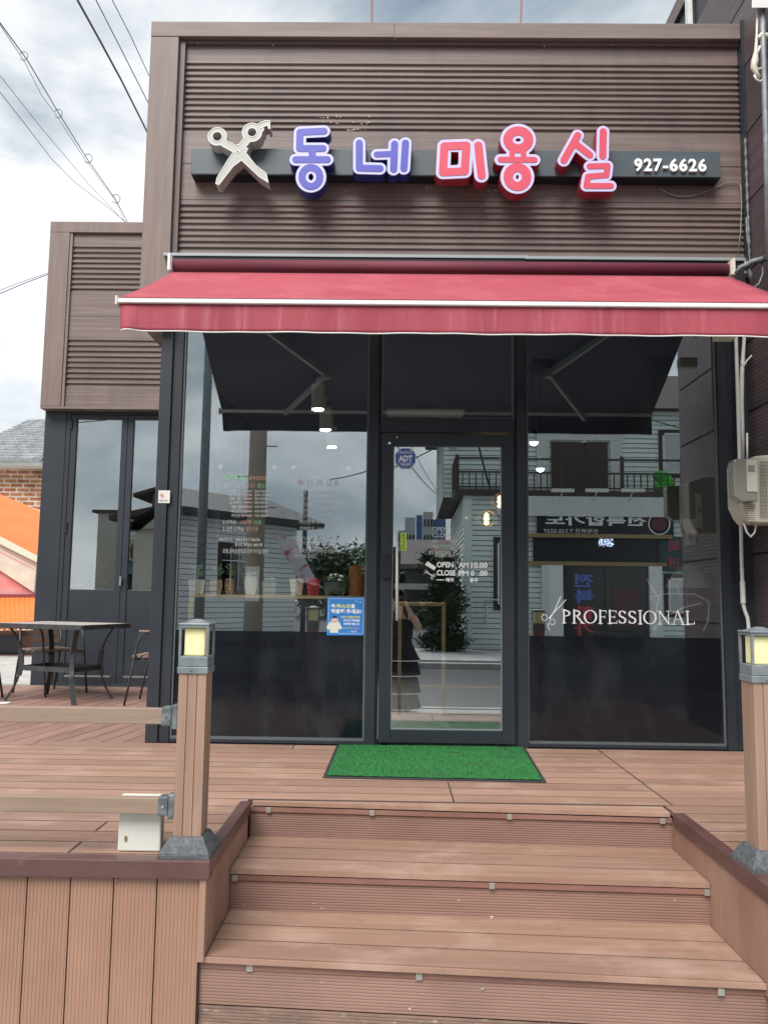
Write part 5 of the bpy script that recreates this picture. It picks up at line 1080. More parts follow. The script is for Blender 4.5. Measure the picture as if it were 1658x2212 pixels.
# ------------------------------------------------------------------ the street behind the camera (seen mirrored in the glass)
def clap(mb, x0, x1, y, z0, z1, p=.16, d=.022, axis='x', s=1):   # weatherboards facing +y (or +-x)
    n = max(1, int((z1-z0)/p)); p = (z1-z0)/n
    for k in range(n):
        z = z0+k*p; r = random.random()
        if axis == 'x': mb.add([(x0, y+d, z+.022), (x1, y+d, z+.022), (x1, y, z+p), (x0, y, z+p), (x0, y-.02, z+.022), (x1, y-.02, z+.022)], [(0, 1, 2, 3), (4, 5, 1, 0)], r)
        else: mb.add([(y+d*s, x0, z+.022), (y+d*s, x1, z+.022), (y, x1, z+p), (y, x0, z+p), (y-.02*s, x0, z+.022), (y-.02*s, x1, z+.022)], [(0, 1, 2, 3), (4, 5, 1, 0)], r)
M_CLAP = mat('green_grey_weatherboard', (.70, .79, .76), .6, c2=(.76, .84, .81), ns=(2, 2, 2), rnd=.05)
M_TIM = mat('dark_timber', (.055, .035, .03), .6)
def sash(T, x0, x1, y, z0, z1, n=1, M=None):
    w = part('window', MB().box(x0-.12, x1+.12, y+.02, y+.05, z0-.12, z1+.12), M_TIM, T)
    part('window_frame', MB().box(x0, x1, y+.05, y+.08, z0, z0+.07).box(x0, x1, y+.05, y+.08, z1-.07, z1).box(x0, x0+.07, y+.05, y+.08, z0, z1).box(x1-.07, x1, y+.05, y+.08, z0, z1).box((x0+x1)/2-.03, (x0+x1)/2+.03, y+.05, y+.08, z0, z1), M_WHT, w)
    part('window_pane', MB().box(x0+.07, x1-.07, y+.055, y+.06, z0+.07, z1-.07), M_GLASSD, w)
D0 = 20.0; yH = -D0
H = thing('balcony_house', (6, yH, -.6), 'pale green weatherboard house with balcony and restaurant front across the street', 'house')
hx0 = mi(968, 1200, D0).x; hx1 = 15.0; zfl = mi(1200, 1065, D0).z; zrl = mi(1200, 992, D0).z; ztop = 7.4
w = MB(); clap(w, hx0, hx1, yH, -.6, zfl-.1); clap(w, hx0-.6, hx1, yH-1.6, zfl, ztop); clap(w, yH-9, yH, hx0, -.6, zfl-.1, axis='y', s=-1); clap(w, yH-9, yH-1.6, hx0-.6, zfl, ztop+.6, axis='y', s=-1)
part('weatherboard', w, M_CLAP, H)
part('gap_shade_core', MB().box(hx0+.02, hx1, yH-9, yH-.03, -.6, zfl-.1).box(hx0-.57, hx1, yH-9, yH-1.63, zfl, ztop), M_TIM, H)  # core coloured dark to stand in for the shade under each board lap
part('corner_board', MB().box(hx0-.02, hx0+.25, yH-.02, yH+.05, -.6, zfl-.1), M_CLAP, H)
part('balcony_floor', MB().box(hx0-.3, hx1, yH-1.8, yH+.25, zfl-.12, zfl+.06), M_TIM, H)
part('fascia_board', MB().box(hx0+1.0, hx1, yH+.02, yH+.28, zfl-.75, zfl-.13), mat('white_fascia', (.62, .66, .64), .5), H)
rl = MB().box(hx0-.3, hx1, yH+.17, yH+.23, zrl-.06, zrl).box(hx0-.3, hx1, yH+.18, yH+.22, zrl-.50, zrl-.44).box(hx0-.3, hx1, yH+.18, yH+.22, zfl+.12, zfl+.17)
x = hx0-.28; i = 0
while x < hx1: rl.box(x, x+(.12 if i % 9 == 0 else .035), yH+.18, yH+.215, zfl+.06, zrl-.44 if i % 9 else zrl+.08); x += .21; i += 1
part('balcony_rail', rl, M_TIM, H)
rs = MB()
for k in range(9): rs.box(hx0-.3, hx0-.25, yH-1.6+k*.2, yH-1.565+k*.2, zfl, zrl)
rs.box(hx0-.3, hx0-.25, yH-1.7, yH+.2, zrl-.06, zrl); part('balcony_side_rail', rs, M_TIM, H)
a, b = mi(1190, 1060, D0+1.6), mi(1310, 968, D0+1.6)
part('upper_door', MB().box(a.x, b.x, yH-1.6, yH-1.52, zfl, b.z+.2), M_TIM, H)
part('door_trim', MB().box(a.x-.5, a.x-.08, yH-1.6, yH-1.5, zfl, b.z+.5).box(b.x+.08, b.x+.5, yH-1.6, yH-1.5, zfl, b.z+.5).box(a.x-.5, b.x+.5, yH-1.59, yH-1.49, b.z+.25, b.z+.6), mat('white_fascia', (.6, .64, .62), .5), H)
a = mi(1430, 1040, D0+1.6); sash(H, a.x, a.x+1.5, yH-1.6, zfl+.9, zfl+2.3); a = mi(1040, 1040, D0+1.6); sash(H, a.x+.3, a.x+1.4, yH-1.6, zfl+.8, zfl+2.2)
rm = MB(); 
rm.prism([(hx0-1.1, yH-9.4, ztop), (hx0-1.1, yH-1.1, ztop), (hx0-1.1, yH-5, ztop+2.2)], (22, 0, 0)); part('roof', rm, M_TIM, H)
a = mi(1010, 1290, D0); sash(H, hx0+1.05, hx0+2.0, yH, .75, 2.8)
a, b = mi(1158, 1155, D0), mi(1425, 1107, D0)
sb = part('name_board', MB().box(a.x, b.x+.35, yH+.02, yH+.16, a.z, b.z), M_BLKD, H)
w = MB(); n_ = '전북합가도'; wd = (b.x-a.x)/5.7
text_into(w, '전북합가도', a.x+.25, b.x-.5, a.z+.30, b.z-.10, yH+.165, t=.02, bold=.03, face=1)
text_into(w, '전북본관 T.532-5537', a.x+.2, a.x+1.9, a.z+.05, a.z+.20, yH+.165, t=.01, face=1)
part('board_lettering', w, mat('grey_lettering', (.85, .88, .86), .5), sb)
q = Vector((b.x-.1, yH+.17, (a.z+b.z)/2)); w = MB().tube([(q.x+.33*math.cos(t), q.y, q.z+.33*math.sin(t)) for t in [i*math.pi/12 for i in range(25)]], .02, 6); part('round_emblem', w, M_TXT, sb)
part('emblem_disc', MB().tube([(q.x, q.y, q.z), (q.x, q.y+.02, q.z)], .22, 24), mat('dark_red_disc', (.12, .03, .035), .5), sb)
a, b = mi(1150, 1212, D0), mi(1420, 1163, D0)
part('led_board', MB().box(a.x, b.x, yH+.02, yH+.14, a.z, b.z), M_BLKD, H)
p, q = mi(1290, 1180, D0), mi(1322, 1170, D0); w = MB()
for i in range(16):
    for j in range(8):
        if random.random() < .55: w.box(p.x+i*.03, p.x+i*.03+.018, yH+.142, yH+.148, p.z+j*.03, p.z+j*.03+.018)
part('led_dots', w, mat('led_white', (.5, .6, .8), .5, emit=(.6, .7, 1), es=3), H)
part('gold_trim', MB().box(a.x-.3, b.x+.35, yH+.05, yH+.3, b.z-.02, b.z+.10).box(a.x-.2, b.x+.2, yH+.05, yH+.16, a.z-.12, a.z), mat('ochre_trim', (.30, .22, .10), .5), H)
zg = -.5; zd = a.z-.12
for px0, px1, m_, nm in ((1168, 1182, M_WHT, 'poster_panel'), (1183, 1212, mat('white_panel', (.8, .83, .81), .5), 'white_pillar'), (1400, 1424, mat('white_panel', (.8, .83, .81), .5), 'white_pillar')):
    a, b = mi(px0, 1370, D0), mi(px1, 1210, D0); part(nm, MB().box(a.x, b.x, yH+.02, yH+.2, zg, zd), m_, H)
a, b = mi(1216, 1370, D0), mi(1398, 1210, D0)
dr = part('restaurant_door', MB().box(a.x, b.x, yH+.02, yH+.05, zg, zd).box((a.x+b.x)/2-.04, (a.x+b.x)/2+.04, yH+.05, yH+.09, zg, zd), mat('dark_pane', (.025, .03, .03), .15), H)
for s, wd_, m_, z0_ in (('전', .62, 'blue', 1), ('복', .62, 'blue', 2), ('합', .62, 'red', 3), ('기', .62, 'red', 4)): pass
mb = MB(); mr_ = MB()
for k, s in enumerate('전북합가도'):
    zz_ = zd-.25-k*.5; text_into(mb if k < 2 else mr_, s, a.x+.35, a.x+.95, zz_-.42, zz_, yH+.052, t=.004, bold=.03, face=1)
part('blue_lettering', mb, mat('neon_blue', (.12, .2, .6), .4), dr); part('red_lettering', mr_, mat('neon_red', (.6, .06, .1), .4), dr)
part('menu_poster', MB().box((a.x+b.x)/2+.2, b.x-.35, yH+.052, yH+.07, zg+.7, zd-.7), mat('maroon_poster', (.12, .05, .07), .5), dr)
a = mi(1432, 1200, D0); tb_ = part('side_board', MB().box(a.x-.1, a.x+1.1, yH+.03, yH+.09, 1.9, 3.0), mat('teal_board', (.03, .07, .075), .5), H)
w = MB(); text_into(w, '전북', a.x+.1, a.x+.95, 2.5, 2.9, yH+.095, t=.004, face=1); text_into(w, '본관', a.x+.1, a.x+.95, 2.0, 2.35, yH+.095, t=.004, face=1); part('board_lettering', w, mat('neon_red', (.6, .06, .1), .4), tb_)
sash(H, a.x+.1, a.x+1.1, yH, .6, 1.7)
lm = MB()
for px in (1203, 1275, 1350): q = mi(px, 1068, D0); lm.bar((q.x+.0, yH+.1, q.z-.35), (q.x, yH+.8, q.z), .03, .03).box(q.x-.35, q.x+.35, yH+.74, yH+.86, q.z-.02, q.z+.08)
part('sign_floodlight', lm, M_WHT, H)
part('lantern', MB().lathe([(.03, 0), (.03, .25), (.10, .26), (.13, .42), (.18, .44), (.03, .55)], (mi(1262, 990, D0).x, yH+.2, zrl+.05), 10), M_TIM, H)
q = mi(990, 935, D0); part('satellite_dish', MB().lathe([(.02, 0), (.30, .05), (.44, .14), (.43, .15), (.29, .07), (.02, .02)], (0, 0, 0), 20), M_WHT, H); bpy.data.objects['satellite_dish'].data.transform(Matrix.Translation((hx0-.5, yH-1.0, q.z)) @ Matrix.Rotation(R(70), 4, 'Y') @ Matrix.Rotation(R(25), 4, 'X'))
part('wall_pipe', MB().tube([(hx0+.7, yH+.06, .2), (hx0+.7, yH+.06, .95), (hx0+1.3, yH+.06, .95)], .035, 8), M_PIPE, H)
q = mi(1432, 1030, D0); o = MB(); 
for i in range(4): o.lathe([(.02, -.2), (.20, -.14), (.26, 0), (.20, .14), (.02, .2)], (q.x+random.uniform(-.2, .2), yH-.3, zfl+.25+.12*i), 12)
o = part('green_float', o, mat('bright_green_plastic', (.06, .55, .04), .4)); tag(o, 'bright green inflatable toy on the balcony across the street', 'toy')
# left weatherboard house
LH = thing('weatherboard_house', (-7, -20, -.6), 'single storey grey weatherboard house with dark sloping roof across the street', 'house')
lx0, lx1 = mi(310, 1200, 16).x, mi(640, 1200, 21).x; yl0, yl1 = -16.0, -21.0
def obx(mb, s0, s1, z0, z1, off0, off1):      # along the slanted street front
    A_ = Vector((lx0, yl0, 0)); B_ = Vector((lx1, yl1, 0)); d = (B_-A_).normalized(); n = Vector((-d.y, d.x, 0)); L_ = (B_-A_).length
    P_ = [A_+d*s0+n*off0, A_+d*s1+n*off0, A_+d*s1+n*off1, A_+d*s0+n*off1]
    return mb.hexa([(p.x, p.y, z0) for p in P_], [(p.x, p.y, z1) for p in P_])
LL = (Vector((lx1, yl1, 0))-Vector((lx0, yl0, 0))).length
w = MB()
for k in range(26):
    z = -.6+k*.155; obx(w, 0, LL, z, z+.135, -.04, 0); 
w.box(0, 0, 0, 0, 0, 0) if False else None
part('weatherboard', w, mat('grey_weatherboard', (.74, .76, .76), .6, c2=(.80, .82, .82), ns=(1, 1, 1), rnd=.05), LH)
part('gap_shade_core', obx(MB(), .02, LL-.02, -.6, 3.4, -3.6, -.05), M_TIM, LH)  # dark core colour shows through the gaps as lap shade
rf = MB(); A_ = Vector((lx0, yl0, 0)); B_ = Vector((lx1, yl1, 0)); d = (B_-A_).normalized(); n = Vector((-d.y, d.x, 0))
a0, a1 = A_-d*.3+n*.6, B_+d*.7+n*.6; b0, b1 = A_-d*.3-n*1.9, B_+d*.7-n*1.9; c0, c1 = A_-d*.3-n*4.2, B_+d*.7-n*4.2
rf.add([(a0.x, a0.y, 3.40), (a1.x, a1.y, 3.40), (b1.x, b1.y, 4.3), (b0.x, b0.y, 4.3), (c1.x, c1.y, 3.4), (c0.x, c0.y, 3.4), (a0.x, a0.y, 3.22), (a1.x, a1.y, 3.22), (b1.x, b1.y, 4.12), (c1.x, c1.y, 3.2)], [(0, 1, 2, 3), (3, 2, 4, 5), (0, 1, 7, 6), (1, 2, 8, 7), (2, 4, 9, 8), (6, 7, 9, 5)])
part('roof', rf, mat('slate_roof', (.05, .052, .055), .7), LH)
part('side_wall', MB().prism([(A_.x, A_.y, -.6), (A_.x-n.x*3.65, A_.y-n.y*3.65, -.6), (A_.x-n.x*3.65, A_.y-n.y*3.65, 3.2), (A_.x-n.x*1.9, A_.y-n.y*1.9, 4.08), (A_.x, A_.y, 3.25)], -d*.06), mat('cream_render', (.50, .47, .40), .8, c2=(.44, .41, .35), ns=(1, 1, 1)), LH)
g = B_-n*.05; part('gable_wall', MB().prism([(B_.x, B_.y, 3.3), (b1.x-d.x*.7, b1.y-d.y*.7, 4.15), (c1.x+n.x*.6-d.x*.7, c1.y+n.y*.6-d.y*.7, 3.3)], d*.03), mat('grey_weatherboard', (.5, .5, .48)), LH)
s0 = LL*.60; wn = part('window', obx(MB(), s0-1.0, s0+.2, 1.0, 2.55, 0, .06), M_TIM, LH); part('window_pane', obx(MB(), s0-.88, s0+.08, 1.12, 2.43, .06, .075), M_GLASSD, wn)
wl = MB(); 
for k in range(1, 3): obx(wl, s0-.88+k*.32, s0-.86+k*.32, 1.12, 2.43, .076, .09)
obx(wl, s0-.88, s0+.08, 2.0, 2.03, .076, .09); part('window_bar', wl, M_WHT, wn)
# poles, banner, trees, flats
def pole(px, D, r, z1, label, m, steps=False):
    q = mi(px, 1290, D); T = thing('utility_pole', (q.x, -D, -.6), label, 'utility pole', 'poles across the street')
    part('pole_shaft', MB().tube([(q.x, -D, -.65), (q.x, -D, z1)], [r, r*.8], 16), m, T, smooth=True)
    if steps:
        s = MB()
        for k in range(12): s.tube([(q.x, -D, 2+k*.55), (q.x+(.35 if k % 2 else -.35), -D, 2+k*.55)], .012, 6)
        part('pole_step', s, M_GALV, T); part('cross_arm', MB().box(q.x-.9, q.x+.9, -D-.05, -D+.05, z1-1, z1-.9).box(q.x-.7, q.x+.7, -D-.05, -D+.05, z1-1.8, z1-1.7), M_GALV, T)
        ins = MB()
        for dx in (-.8, -.4, .4, .8): ins.lathe([(.05, 0), (.07, .05), (.04, .1), (.07, .15), (.03, .2)], (q.x+dx, -D, z1-.9), 10)
        part('insulator', ins, M_WHT, T); part('number_plate', MB().box(q.x-.12, q.x+.12, -D+r+.005, -D+r+.02, .9, 1.5), M_WHT, T)
    return q
M_PCON = mat('pole_concrete', (.30, .27, .21), .8, c2=(.38, .35, .28), ns=(2, 2, 5))
q1 = pole(548, 8.6, .17, 9.5, 'stout concrete utility pole with climbing steps on the far pavement', M_PCON, True)
q2 = pole(432, 10.5, .10, 9.0, 'slim grey steel pole beside the concrete one', M_GALV)
q3 = pole(655, 12.0, .06, 3.3, 'short dark banner pole by the weatherboard house', M_IRON)
bn = MB(); a = mi(590, 1155, 11.9); b = mi(690, 1265, 11.9)
bn.add([(a.x, -11.9, a.z), (a.x+.45, -11.85, a.z-.05), (b.x, -11.8, b.z), (b.x-.42, -11.9, b.z+.08)], [(0, 1, 2, 3)]); o = part('street_banner', bn, mat('banner_cloth', (.62, .62, .66), .7, c2=(.45, .10, .14), ns=(3, 3, 3), lo=.52, hi=.6)); o.modifiers.new('thick', 'SOLIDIFY').thickness = .01; tag(o, 'white banner with faded red marks hanging slanted on the short pole', 'banner')
def tree(cx, cy, z0, h, r, label, name='street_tree', n=2600, ls=.16):
    T = thing(name, (cx, cy, z0), label, 'tree', 'trees across the street')
    tk = MB().tube([(cx, cy, z0), (cx+.1, cy, z0+h*.35), (cx, cy+.1, z0+h*.7)], [.16, .11, .05], 9)
    for k in range(5): a = k*1.3; tk.tube([(cx, cy, z0+h*.3+k*.1*h*.3), (cx+r*.6*math.cos(a), cy+r*.6*math.sin(a), z0+h*(.55+.07*k))], [.06, .02], 6)
    part('trunk', tk, M_TRUNK, T); lf = MB(); cl_ = [Vector((random.gauss(0, .45)*r, random.gauss(0, .45)*r, random.uniform(.25 if ls > .1 else .05, .95)*h)) for _ in range(26)]
    for i in range(n):
        c_ = random.choice(cl_); p = Vector((cx, cy, z0))+c_+Vector((random.gauss(0, 1), random.gauss(0, 1), random.gauss(0, .8)))*r*.2
        d_ = Vector((random.gauss(0, 1), random.gauss(0, 1), random.gauss(0, .6))).normalized()*ls; e = d_.cross(Vector((random.gauss(0, 1), random.gauss(0, 1), 1))).normalized()*ls*.35
        lf.add([p-d_, p+e, p+d_, p-e], [(0, 1, 2, 3)])
    part('crown', lf, M_LEAF, T)
q = mi(922, 1380, 19); tree(q.x, -19.3, -.6, 2.9, .80, 'dark shrub growing against the side of the balcony house', 'roadside_shrub', 7000, .09)
for k, (px, D, h) in enumerate(((705, 52, 4.6), (745, 58, 5.4), (790, 54, 4.6), (668, 60, 5.2), (835, 58, 4.6))):
    q = mi(px, 1290, D); tree(q.x, -D, -.6, h, 3.0, ['leftmost dark tree beyond the gap across the street', 'tallest dark tree beyond the gap across the street', 'dark tree right of the tallest one across the street', 'dark tree far back behind the weatherboard house', 'dark tree beside the apartment blocks'][k], n=3000, ls=.24)
AB = thing('apartment_block', (-2, -150, -.6), 'distant white and blue apartment towers beyond the trees', 'apartment block')
Df = 150
for (p0_, p1_, top, m_) in ((872, 897, 1117, 0), (897, 912, 1112, 1), (912, 935, 1105, 0), (935, 962, 1116, 1), (858, 874, 1145, 0)):
    a, b = mi(p0_-40, 1300, Df), mi(p1_-40, top, Df); part('tower', MB().box(a.x, b.x, -Df-8, -Df, -.6, b.z), mat('flat_white', (.42, .44, .44), .7) if m_ == 0 else mat('flat_blue', (.06, .13, .28), .6), AB)
    if m_ == 0:
        wn = MB(); nx_ = 3
        for i in range(nx_):
            z = 2.5
            while z < b.z-2: x = a.x+(b.x-a.x)*(i+.25)/nx_; wn.box(x, x+(b.x-a.x)*.5/nx_, -Df, -Df+.1, z, z+1.4); z += 3
        part('window', wn, M_BLKD, AB)
LS = thing('low_street_house', (-3, -38, -.6), 'low dark roofed buildings along the side street behind the shrub', 'house')
a, b = mi(815, 1300, 38), mi(945, 1215, 38); part('wall', MB().box(a.x+.6, b.x, -44, -38, -.6, b.z-.3), mat('dim_wall', (.10, .10, .10), .8), LS)
part('roof', MB().prism([(a.x+.3, -37.4, b.z-.35), (b.x+.4, -37.4, b.z-.35), (b.x+.4, -41, b.z+1.2), (a.x+.3, -41, b.z+1.2)], (0, -.2, .25)), mat('red_brown_roof', (.06, .035, .035), .7), LS)
part('shop_canopy', MB().box(a.x, b.x-.5, -37.6, -36.6, 1.4, 1.7), M_WHT, LS)
# buildings mirrored in the wing doors
def mw(px, py, yr): p = at(px, py, 6.54-yr); return Vector((p.x, yr, p.z))   # mirrored in the wing doors
WH = thing('cream_street_building', (-16, -22, -.6), 'cream rendered building opposite the wing', 'building')
a, b = mw(206, 1250, -22), mw(262, 1108, -22); part('wall', MB().box(a.x, b.x+.3, -30, -22, -.6, b.z), mat('cream_render', (.50, .47, .40), .8, c2=(.44, .41, .35), ns=(1, 1, 1)), WH)
part('roof', MB().box(a.x-.2, b.x+.5, -30.2, -21.8, b.z, b.z+.12), M_TIM, WH)
TG = thing('green_awning_shop', (-11, -20, -.6), 'dark roofed shop with a round cream name board and green awning opposite the wing', 'building')
a, b = mw(268, 1240, -20), mw(372, 1228, -20)
part('green_awning', MB().hexa([(a.x, -20, a.z), (b.x, -20, a.z), (b.x, -18.8, a.z), (a.x, -18.8, a.z)], [(a.x, -20, a.z+.5), (b.x, -20, a.z+.5), (b.x, -19.6, a.z+.45), (a.x, -19.6, a.z+.45)]), mat('teal_awning', (.03, .14, .12), .6), TG)
part('shopfront', MB().box(a.x, b.x, -26, -20.1, -.6, a.z), M_BLKD, TG)
w = MB(); clap(w, a.x, b.x, -20.1, a.z+.5, a.z+2.2); part('weatherboard', w, M_CLAP, TG)
part('gap_shade_core', MB().box(a.x, b.x, -26, -20.15, a.z, a.z+2.2), M_TIM, TG)  # dark core again, its colour giving the boards their shade lines
cx_ = (a.x+b.x)/2-.2; part('arched_board', MB().prism([(cx_+1.2*math.cos(t), -20.0, a.z+.52+.95*math.sin(t)) for t in [i*math.pi/16 for i in range(17)]], (0, .08, 0)), mat('cream_board', (.46, .43, .30), .6), TG)
w = MB(); text_into(w, '감사', cx_-.6, cx_+.7, a.z+.65, a.z+1.2, -19.91, t=.01, face=1); part('board_lettering', w, M_BLKD, TG)
part('roof', MB().prism([(a.x-.5, -19.4, a.z+2.1), (b.x+.4, -19.4, a.z+2.7), (b.x+.4, -19.4, a.z+2.9), (a.x-.5, -19.4, a.z+2.3)], (0, -6, 0)), M_TIM, TG)
part('timber_wall', MB().box(a.x+.4, b.x, -25, -22, a.z+2.0, a.z+3.7), mat('red_brown_boards', (.12, .05, .04), .7, c2=(.2, .12, .09), ns=(5, 5, .5)), TG)
part('upper_roof', MB().prism([(a.x-.3, -21.6, a.z+3.3), (b.x+.4, -21.6, a.z+4.1), (b.x+.4, -21.6, a.z+4.25), (a.x-.3, -21.6, a.z+3.45)], (0, -4, 0)), M_TIM, TG)
# plants inside the wing window
PW = thing('window_plant', (-3.6, 3.7, 1.0), 'dark leafed jade plants on the sill inside the wing doors', 'plant')
lf = MB()
for px, py in ((178, 1262), (190, 1255), (200, 1262), (208, 1260), (225, 1238), (235, 1246), (240, 1225), (155, 1258), (236, 1262)):
    q = at(px, py, 3.5); lf.tube([(q.x, 3.5, q.z-.2), (q.x, 3.5, q.z+.02)], .006, 5); leaves(lf, (q.x, 3.5, q.z-.04), 24, .10, .10, .07)
part('foliage', lf, M_LEAF, PW); a = at(150, 1270, 3.5); b = at(246, 1270, 3.5)
part('planter', MB().box(a.x, b.x, 3.42, 3.58, .90, at(200, 1268, 3.5).z), M_IRON, PW)
# street cables over the road
def scab(a, b, sag, r, label):
    pts = []
    for i in range(21): t = i/20; p = Vector(a).lerp(Vector(b), t); p.z -= sag*4*t*(1-t); pts.append(p)
    o = part('street_cable', MB().tube(pts, r, 6), M_CABLE); tag(o, label, 'cable', 'cables over the road')
scab((q1.x, -8.6, 8.4), (10, -22, 6.8), .7, .018, 'black cable from the concrete pole to the balcony house')
scab((q1.x, -8.6, 7.8), (3, -60, 9), 1.5, .022, 'black cable running away above the gap between the houses')
scab((q1.x+.4, -8.6, 8.5), (4, -60, 8), 1.8, .014, 'thinner cable running away above the gap')
scab((q1.x, -8.6, 6.8), (-30, -14, 7.4), .9, .02, 'cable from the concrete pole towards the left')
scab((q1.x, -8.6, 6.2), (-30, -13, 6.6), .9, .014, 'lower thin cable from the concrete pole towards the left')
scab((-.3, -8, 9), (2.5, -21.5, 4.1), .4, .03, 'thick black service cable dropping to the corner of the balcony house')
scab((-4, -40, 7.6), (1.2, -30, 7.9), .3, .03, 'pair of faint cables over the side street')

# ------------------------------------------------------------------ the photographer (mirrored in the door)
def skin_body(name, joints, edges, m, parent, sub=2):
    me = bpy.data.meshes.new(name); me.from_pydata([j[0] for j in joints], edges, []); o = bpy.data.objects.new(name, me); COL.objects.link(o)
    sk = o.modifiers.new('skin', 'SKIN'); 
    for i, j in enumerate(joints): r = j[1]; me.skin_vertices[0].data[i].radius = (r, r) if not isinstance(r, tuple) else r
    me.skin_vertices[0].data[0].use_root = True; sk.use_smooth_shade = True
    s = o.modifiers.new('sub', 'SUBSURF'); s.levels = s.render_levels = sub
    bpy.context.view_layer.update(); me2 = bpy.data.meshes.new_from_object(o.evaluated_get(bpy.context.evaluated_depsgraph_get())); bpy.data.objects.remove(o)
    me2.materials.clear(); me2.materials.append(m); o2 = link(name, me2, parent, smooth=True); return o2
gx, gy, gz = CAM.x-.03, CAM.y-.36, -.615
PS = thing('person', (gx, gy, gz), 'person in a long tiered black dress raising a phone with both hands', 'person')
J = []; Ed = []
def jn(x, y, z, r, par=None):
    J.append(((gx+x, gy+y, gz+z), r)); k = len(J)-1
    if par is not None: Ed.append((par, k))
    return k
pel = jn(0, 0, .90, .125); wa = jn(0, 0, 1.06, (.115, .095), pel); chs = jn(0, 0, 1.24, (.135, .10), wa); nk0 = jn(0, .0, 1.36, (.07, .06), chs); nk = jn(0, .01, 1.43, .048, nk0); hd0 = jn(0, .03, 1.50, (.062, .072), nk); hd = jn(0, .035, 1.57, (.070, .085), hd0); hd2 = jn(0, .025, 1.64, (.060, .075), hd)
for s in (-1, 1):
    hp = jn(s*.085, 0, .82, .085, pel); kn = jn(s*.09, .02, .46, .055, hp); an = jn(s*.09, -.01, .09, .036, kn); ft = jn(s*.10, .10, .035, .032, an); jn(s*.10, .16, .028, .022, ft)
    sh = jn(s*.175, .0, 1.34, .062, chs); el = jn(s*.27, .12, 1.17, .050, sh); wr = jn(s*.085, .29, 1.50, .026, el); jn(s*.065, .31, 1.555, .026, wr)
skin_body('body', J, Ed, M_SKIN, PS)
for s in (-1, 1):
    for k in range(4):
        b0 = (gx+s*.065, gy+.315, gz+1.55+k*.017)
        pts = [(b0, .0085), ((b0[0]-s*.012, b0[1]+.022, b0[2]+.006), .008), ((b0[0]-s*.034, b0[1]+.030, b0[2]+.008), .0075), ((b0[0]-s*.052, b0[1]+.026, b0[2]+.006), .006)]
        skin_body('finger', pts, [(0, 1), (1, 2), (2, 3)], M_SKIN, PS, 1)
    b0 = (gx+s*.06, gy+.30, gz+1.535); skin_body('thumb', [(b0, .010), ((b0[0]-s*.02, b0[1]-.004, b0[2]+.015), .009), ((b0[0]-s*.034, b0[1]+.002, b0[2]+.035), .007)], [(0, 1), (1, 2)], M_SKIN, PS, 1)
def tier(r0, r1, z0, z1, n=48, fl=0):
    mb = MB(); vs = []
    for t in range(5):
        u = t/4
        for k in range(n):
            a = 2*math.pi*k/n; r = r0+(r1-r0)*u+fl*u*math.sin(k*2.1)*.5; vs.append((gx+r*math.cos(a), gy+r*.78*math.sin(a), gz+z0+(z1-z0)*u))
    return mb.add(vs, [(i*n+k, i*n+(k+1) % n, (i+1)*n+(k+1) % n, (i+1)*n+k) for i in range(4) for k in range(n)])
dr = part('dress', tier(.140, .150, 1.22, 1.06).add(tier(.150, .19, 1.06, .88).v, tier(.150, .19, 1.06, .88).f), M_DRESS, PS, smooth=True)
bo = MB().lathe([(.160, 1.00), (.178, 1.10), (.180, 1.22), (.160, 1.29), (.11, 1.31)], (gx, gy, gz), 28); bo.v = [(v[0], gy+(v[1]-gy)*.78, v[2]) for v in bo.v]; part('bodice', bo, M_DRESS, PS, smooth=True)
part('strap', MB().tube([(gx-.09, gy+.10, gz+1.28), (gx-.10, gy+.04, gz+1.385), (gx-.09, gy-.08, gz+1.28)], .011, 6).tube([(gx+.09, gy+.10, gz+1.28), (gx+.10, gy+.04, gz+1.385), (gx+.09, gy-.08, gz+1.28)], .011, 6), M_DRESS, PS)
for (r0, r1, a, b) in ((.18, .285, .94, .73), (.235, .300, .76, .52), (.235, .300, .55, .28), (.235, .305, .31, .065)):
    t_ = part('skirt_tier', tier(r0, r1, a, b, fl=.012), M_DRESS, PS, smooth=True)
    part('white_hem', tier(r1+.001, r1+.003, b+.008, b-.004, fl=0.012), M_TXT, t_)
hr = MB()
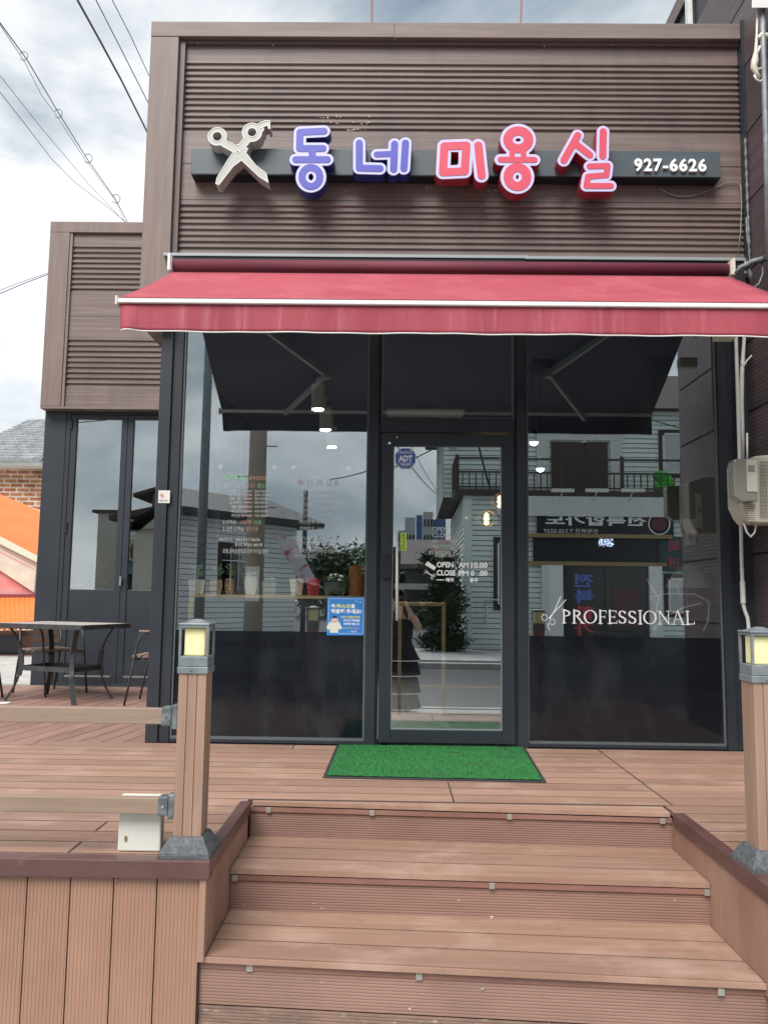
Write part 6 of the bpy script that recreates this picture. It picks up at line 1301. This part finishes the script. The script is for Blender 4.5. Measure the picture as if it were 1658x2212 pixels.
for k in range(90):
    a = random.uniform(.15, math.pi*2-.15); x, y = .072*math.sin(a), .09*math.cos(a)
    if y > .055: continue
    hr.tube([(gx+x*.3, gy+.02+y*.3, gz+1.725), (gx+x, gy+.02+y, gz+1.66), (gx+x*1.15, gy+.01+y, gz+1.52), (gx+x*1.3+.0, gy+y*1.0, gz+1.36), (gx+x*1.2, gy+.02+y*.9, gz+1.26)], [.012, .016, .016, .014, .005], 5)
part('hair', hr, M_HAIR, PS, smooth=True)
fc = MB()
for s in (-1, 1): fc.lathe([(.002, -.006), (.011, 0), (.002, .006)], (gx+s*.030, gy+.117, gz+1.585), 10)
part('eye', fc, M_BLKD, PS); part('nose', MB().hexa([(gx-.014, gy+.11, gz+1.545), (gx+.014, gy+.11, gz+1.545), (gx+.007, gy+.14, gz+1.55), (gx-.007, gy+.14, gz+1.55)], [(gx-.006, gy+.11, gz+1.59), (gx+.006, gy+.11, gz+1.59), (gx+.003, gy+.12, gz+1.588), (gx-.003, gy+.12, gz+1.588)]), M_SKIN, PS); part('mouth', MB().box(gx-.022, gx+.022, gy+.108, gy+.114, gz+1.513, gz+1.521), mat('lip_red', (.4, .12, .12), .5), PS)
for s in (-1, 1): part('shoe', MB().box(gx+s*.10-.04, gx+s*.10+.04, gy-.05, gy+.19, gz+.001, gz+.035), M_DRESS, PS, bevel=.012)
p, q = at(1185-250, 1301, 1.3), at(962, 1301, 1.3); b_ = at(962, 1440, 1.3); a_ = at(860, 1301, 1.3)
o = part('display_stand', MB().box(a_.x, q.x, 1.3, 1.34, p.z-.03, p.z).box(q.x-.03, q.x, 1.3, 1.34, .02, p.z-.03).box(a_.x, a_.x+.03, 1.3, 1.34, .02, p.z-.03).box(a_.x, q.x, 1.345, 1.7, p.z-.03, p.z-.001), M_WOODL); tag(o, 'thin yellow wood frame standing inside behind the door glass', 'stand')
PH = thing('phone', (CAM.x, CAM.y-.012, CAM.z-.07), 'black phone held up in both hands by the person in the black dress', 'phone')
part('phone_body', MB().box(CAM.x-.048, CAM.x+.028, CAM.y-.014, CAM.y-.006, CAM.z-.130, CAM.z+.020), M_BLKD, PH, bevel=.002)
part('phone_lens', MB().tube([(CAM.x, CAM.y-.006, CAM.z), (CAM.x, CAM.y-.004, CAM.z)], .007, 14).tube([(CAM.x-.02, CAM.y-.006, CAM.z), (CAM.x-.02, CAM.y-.004, CAM.z)], .007, 14), M_SMOKE, PH)
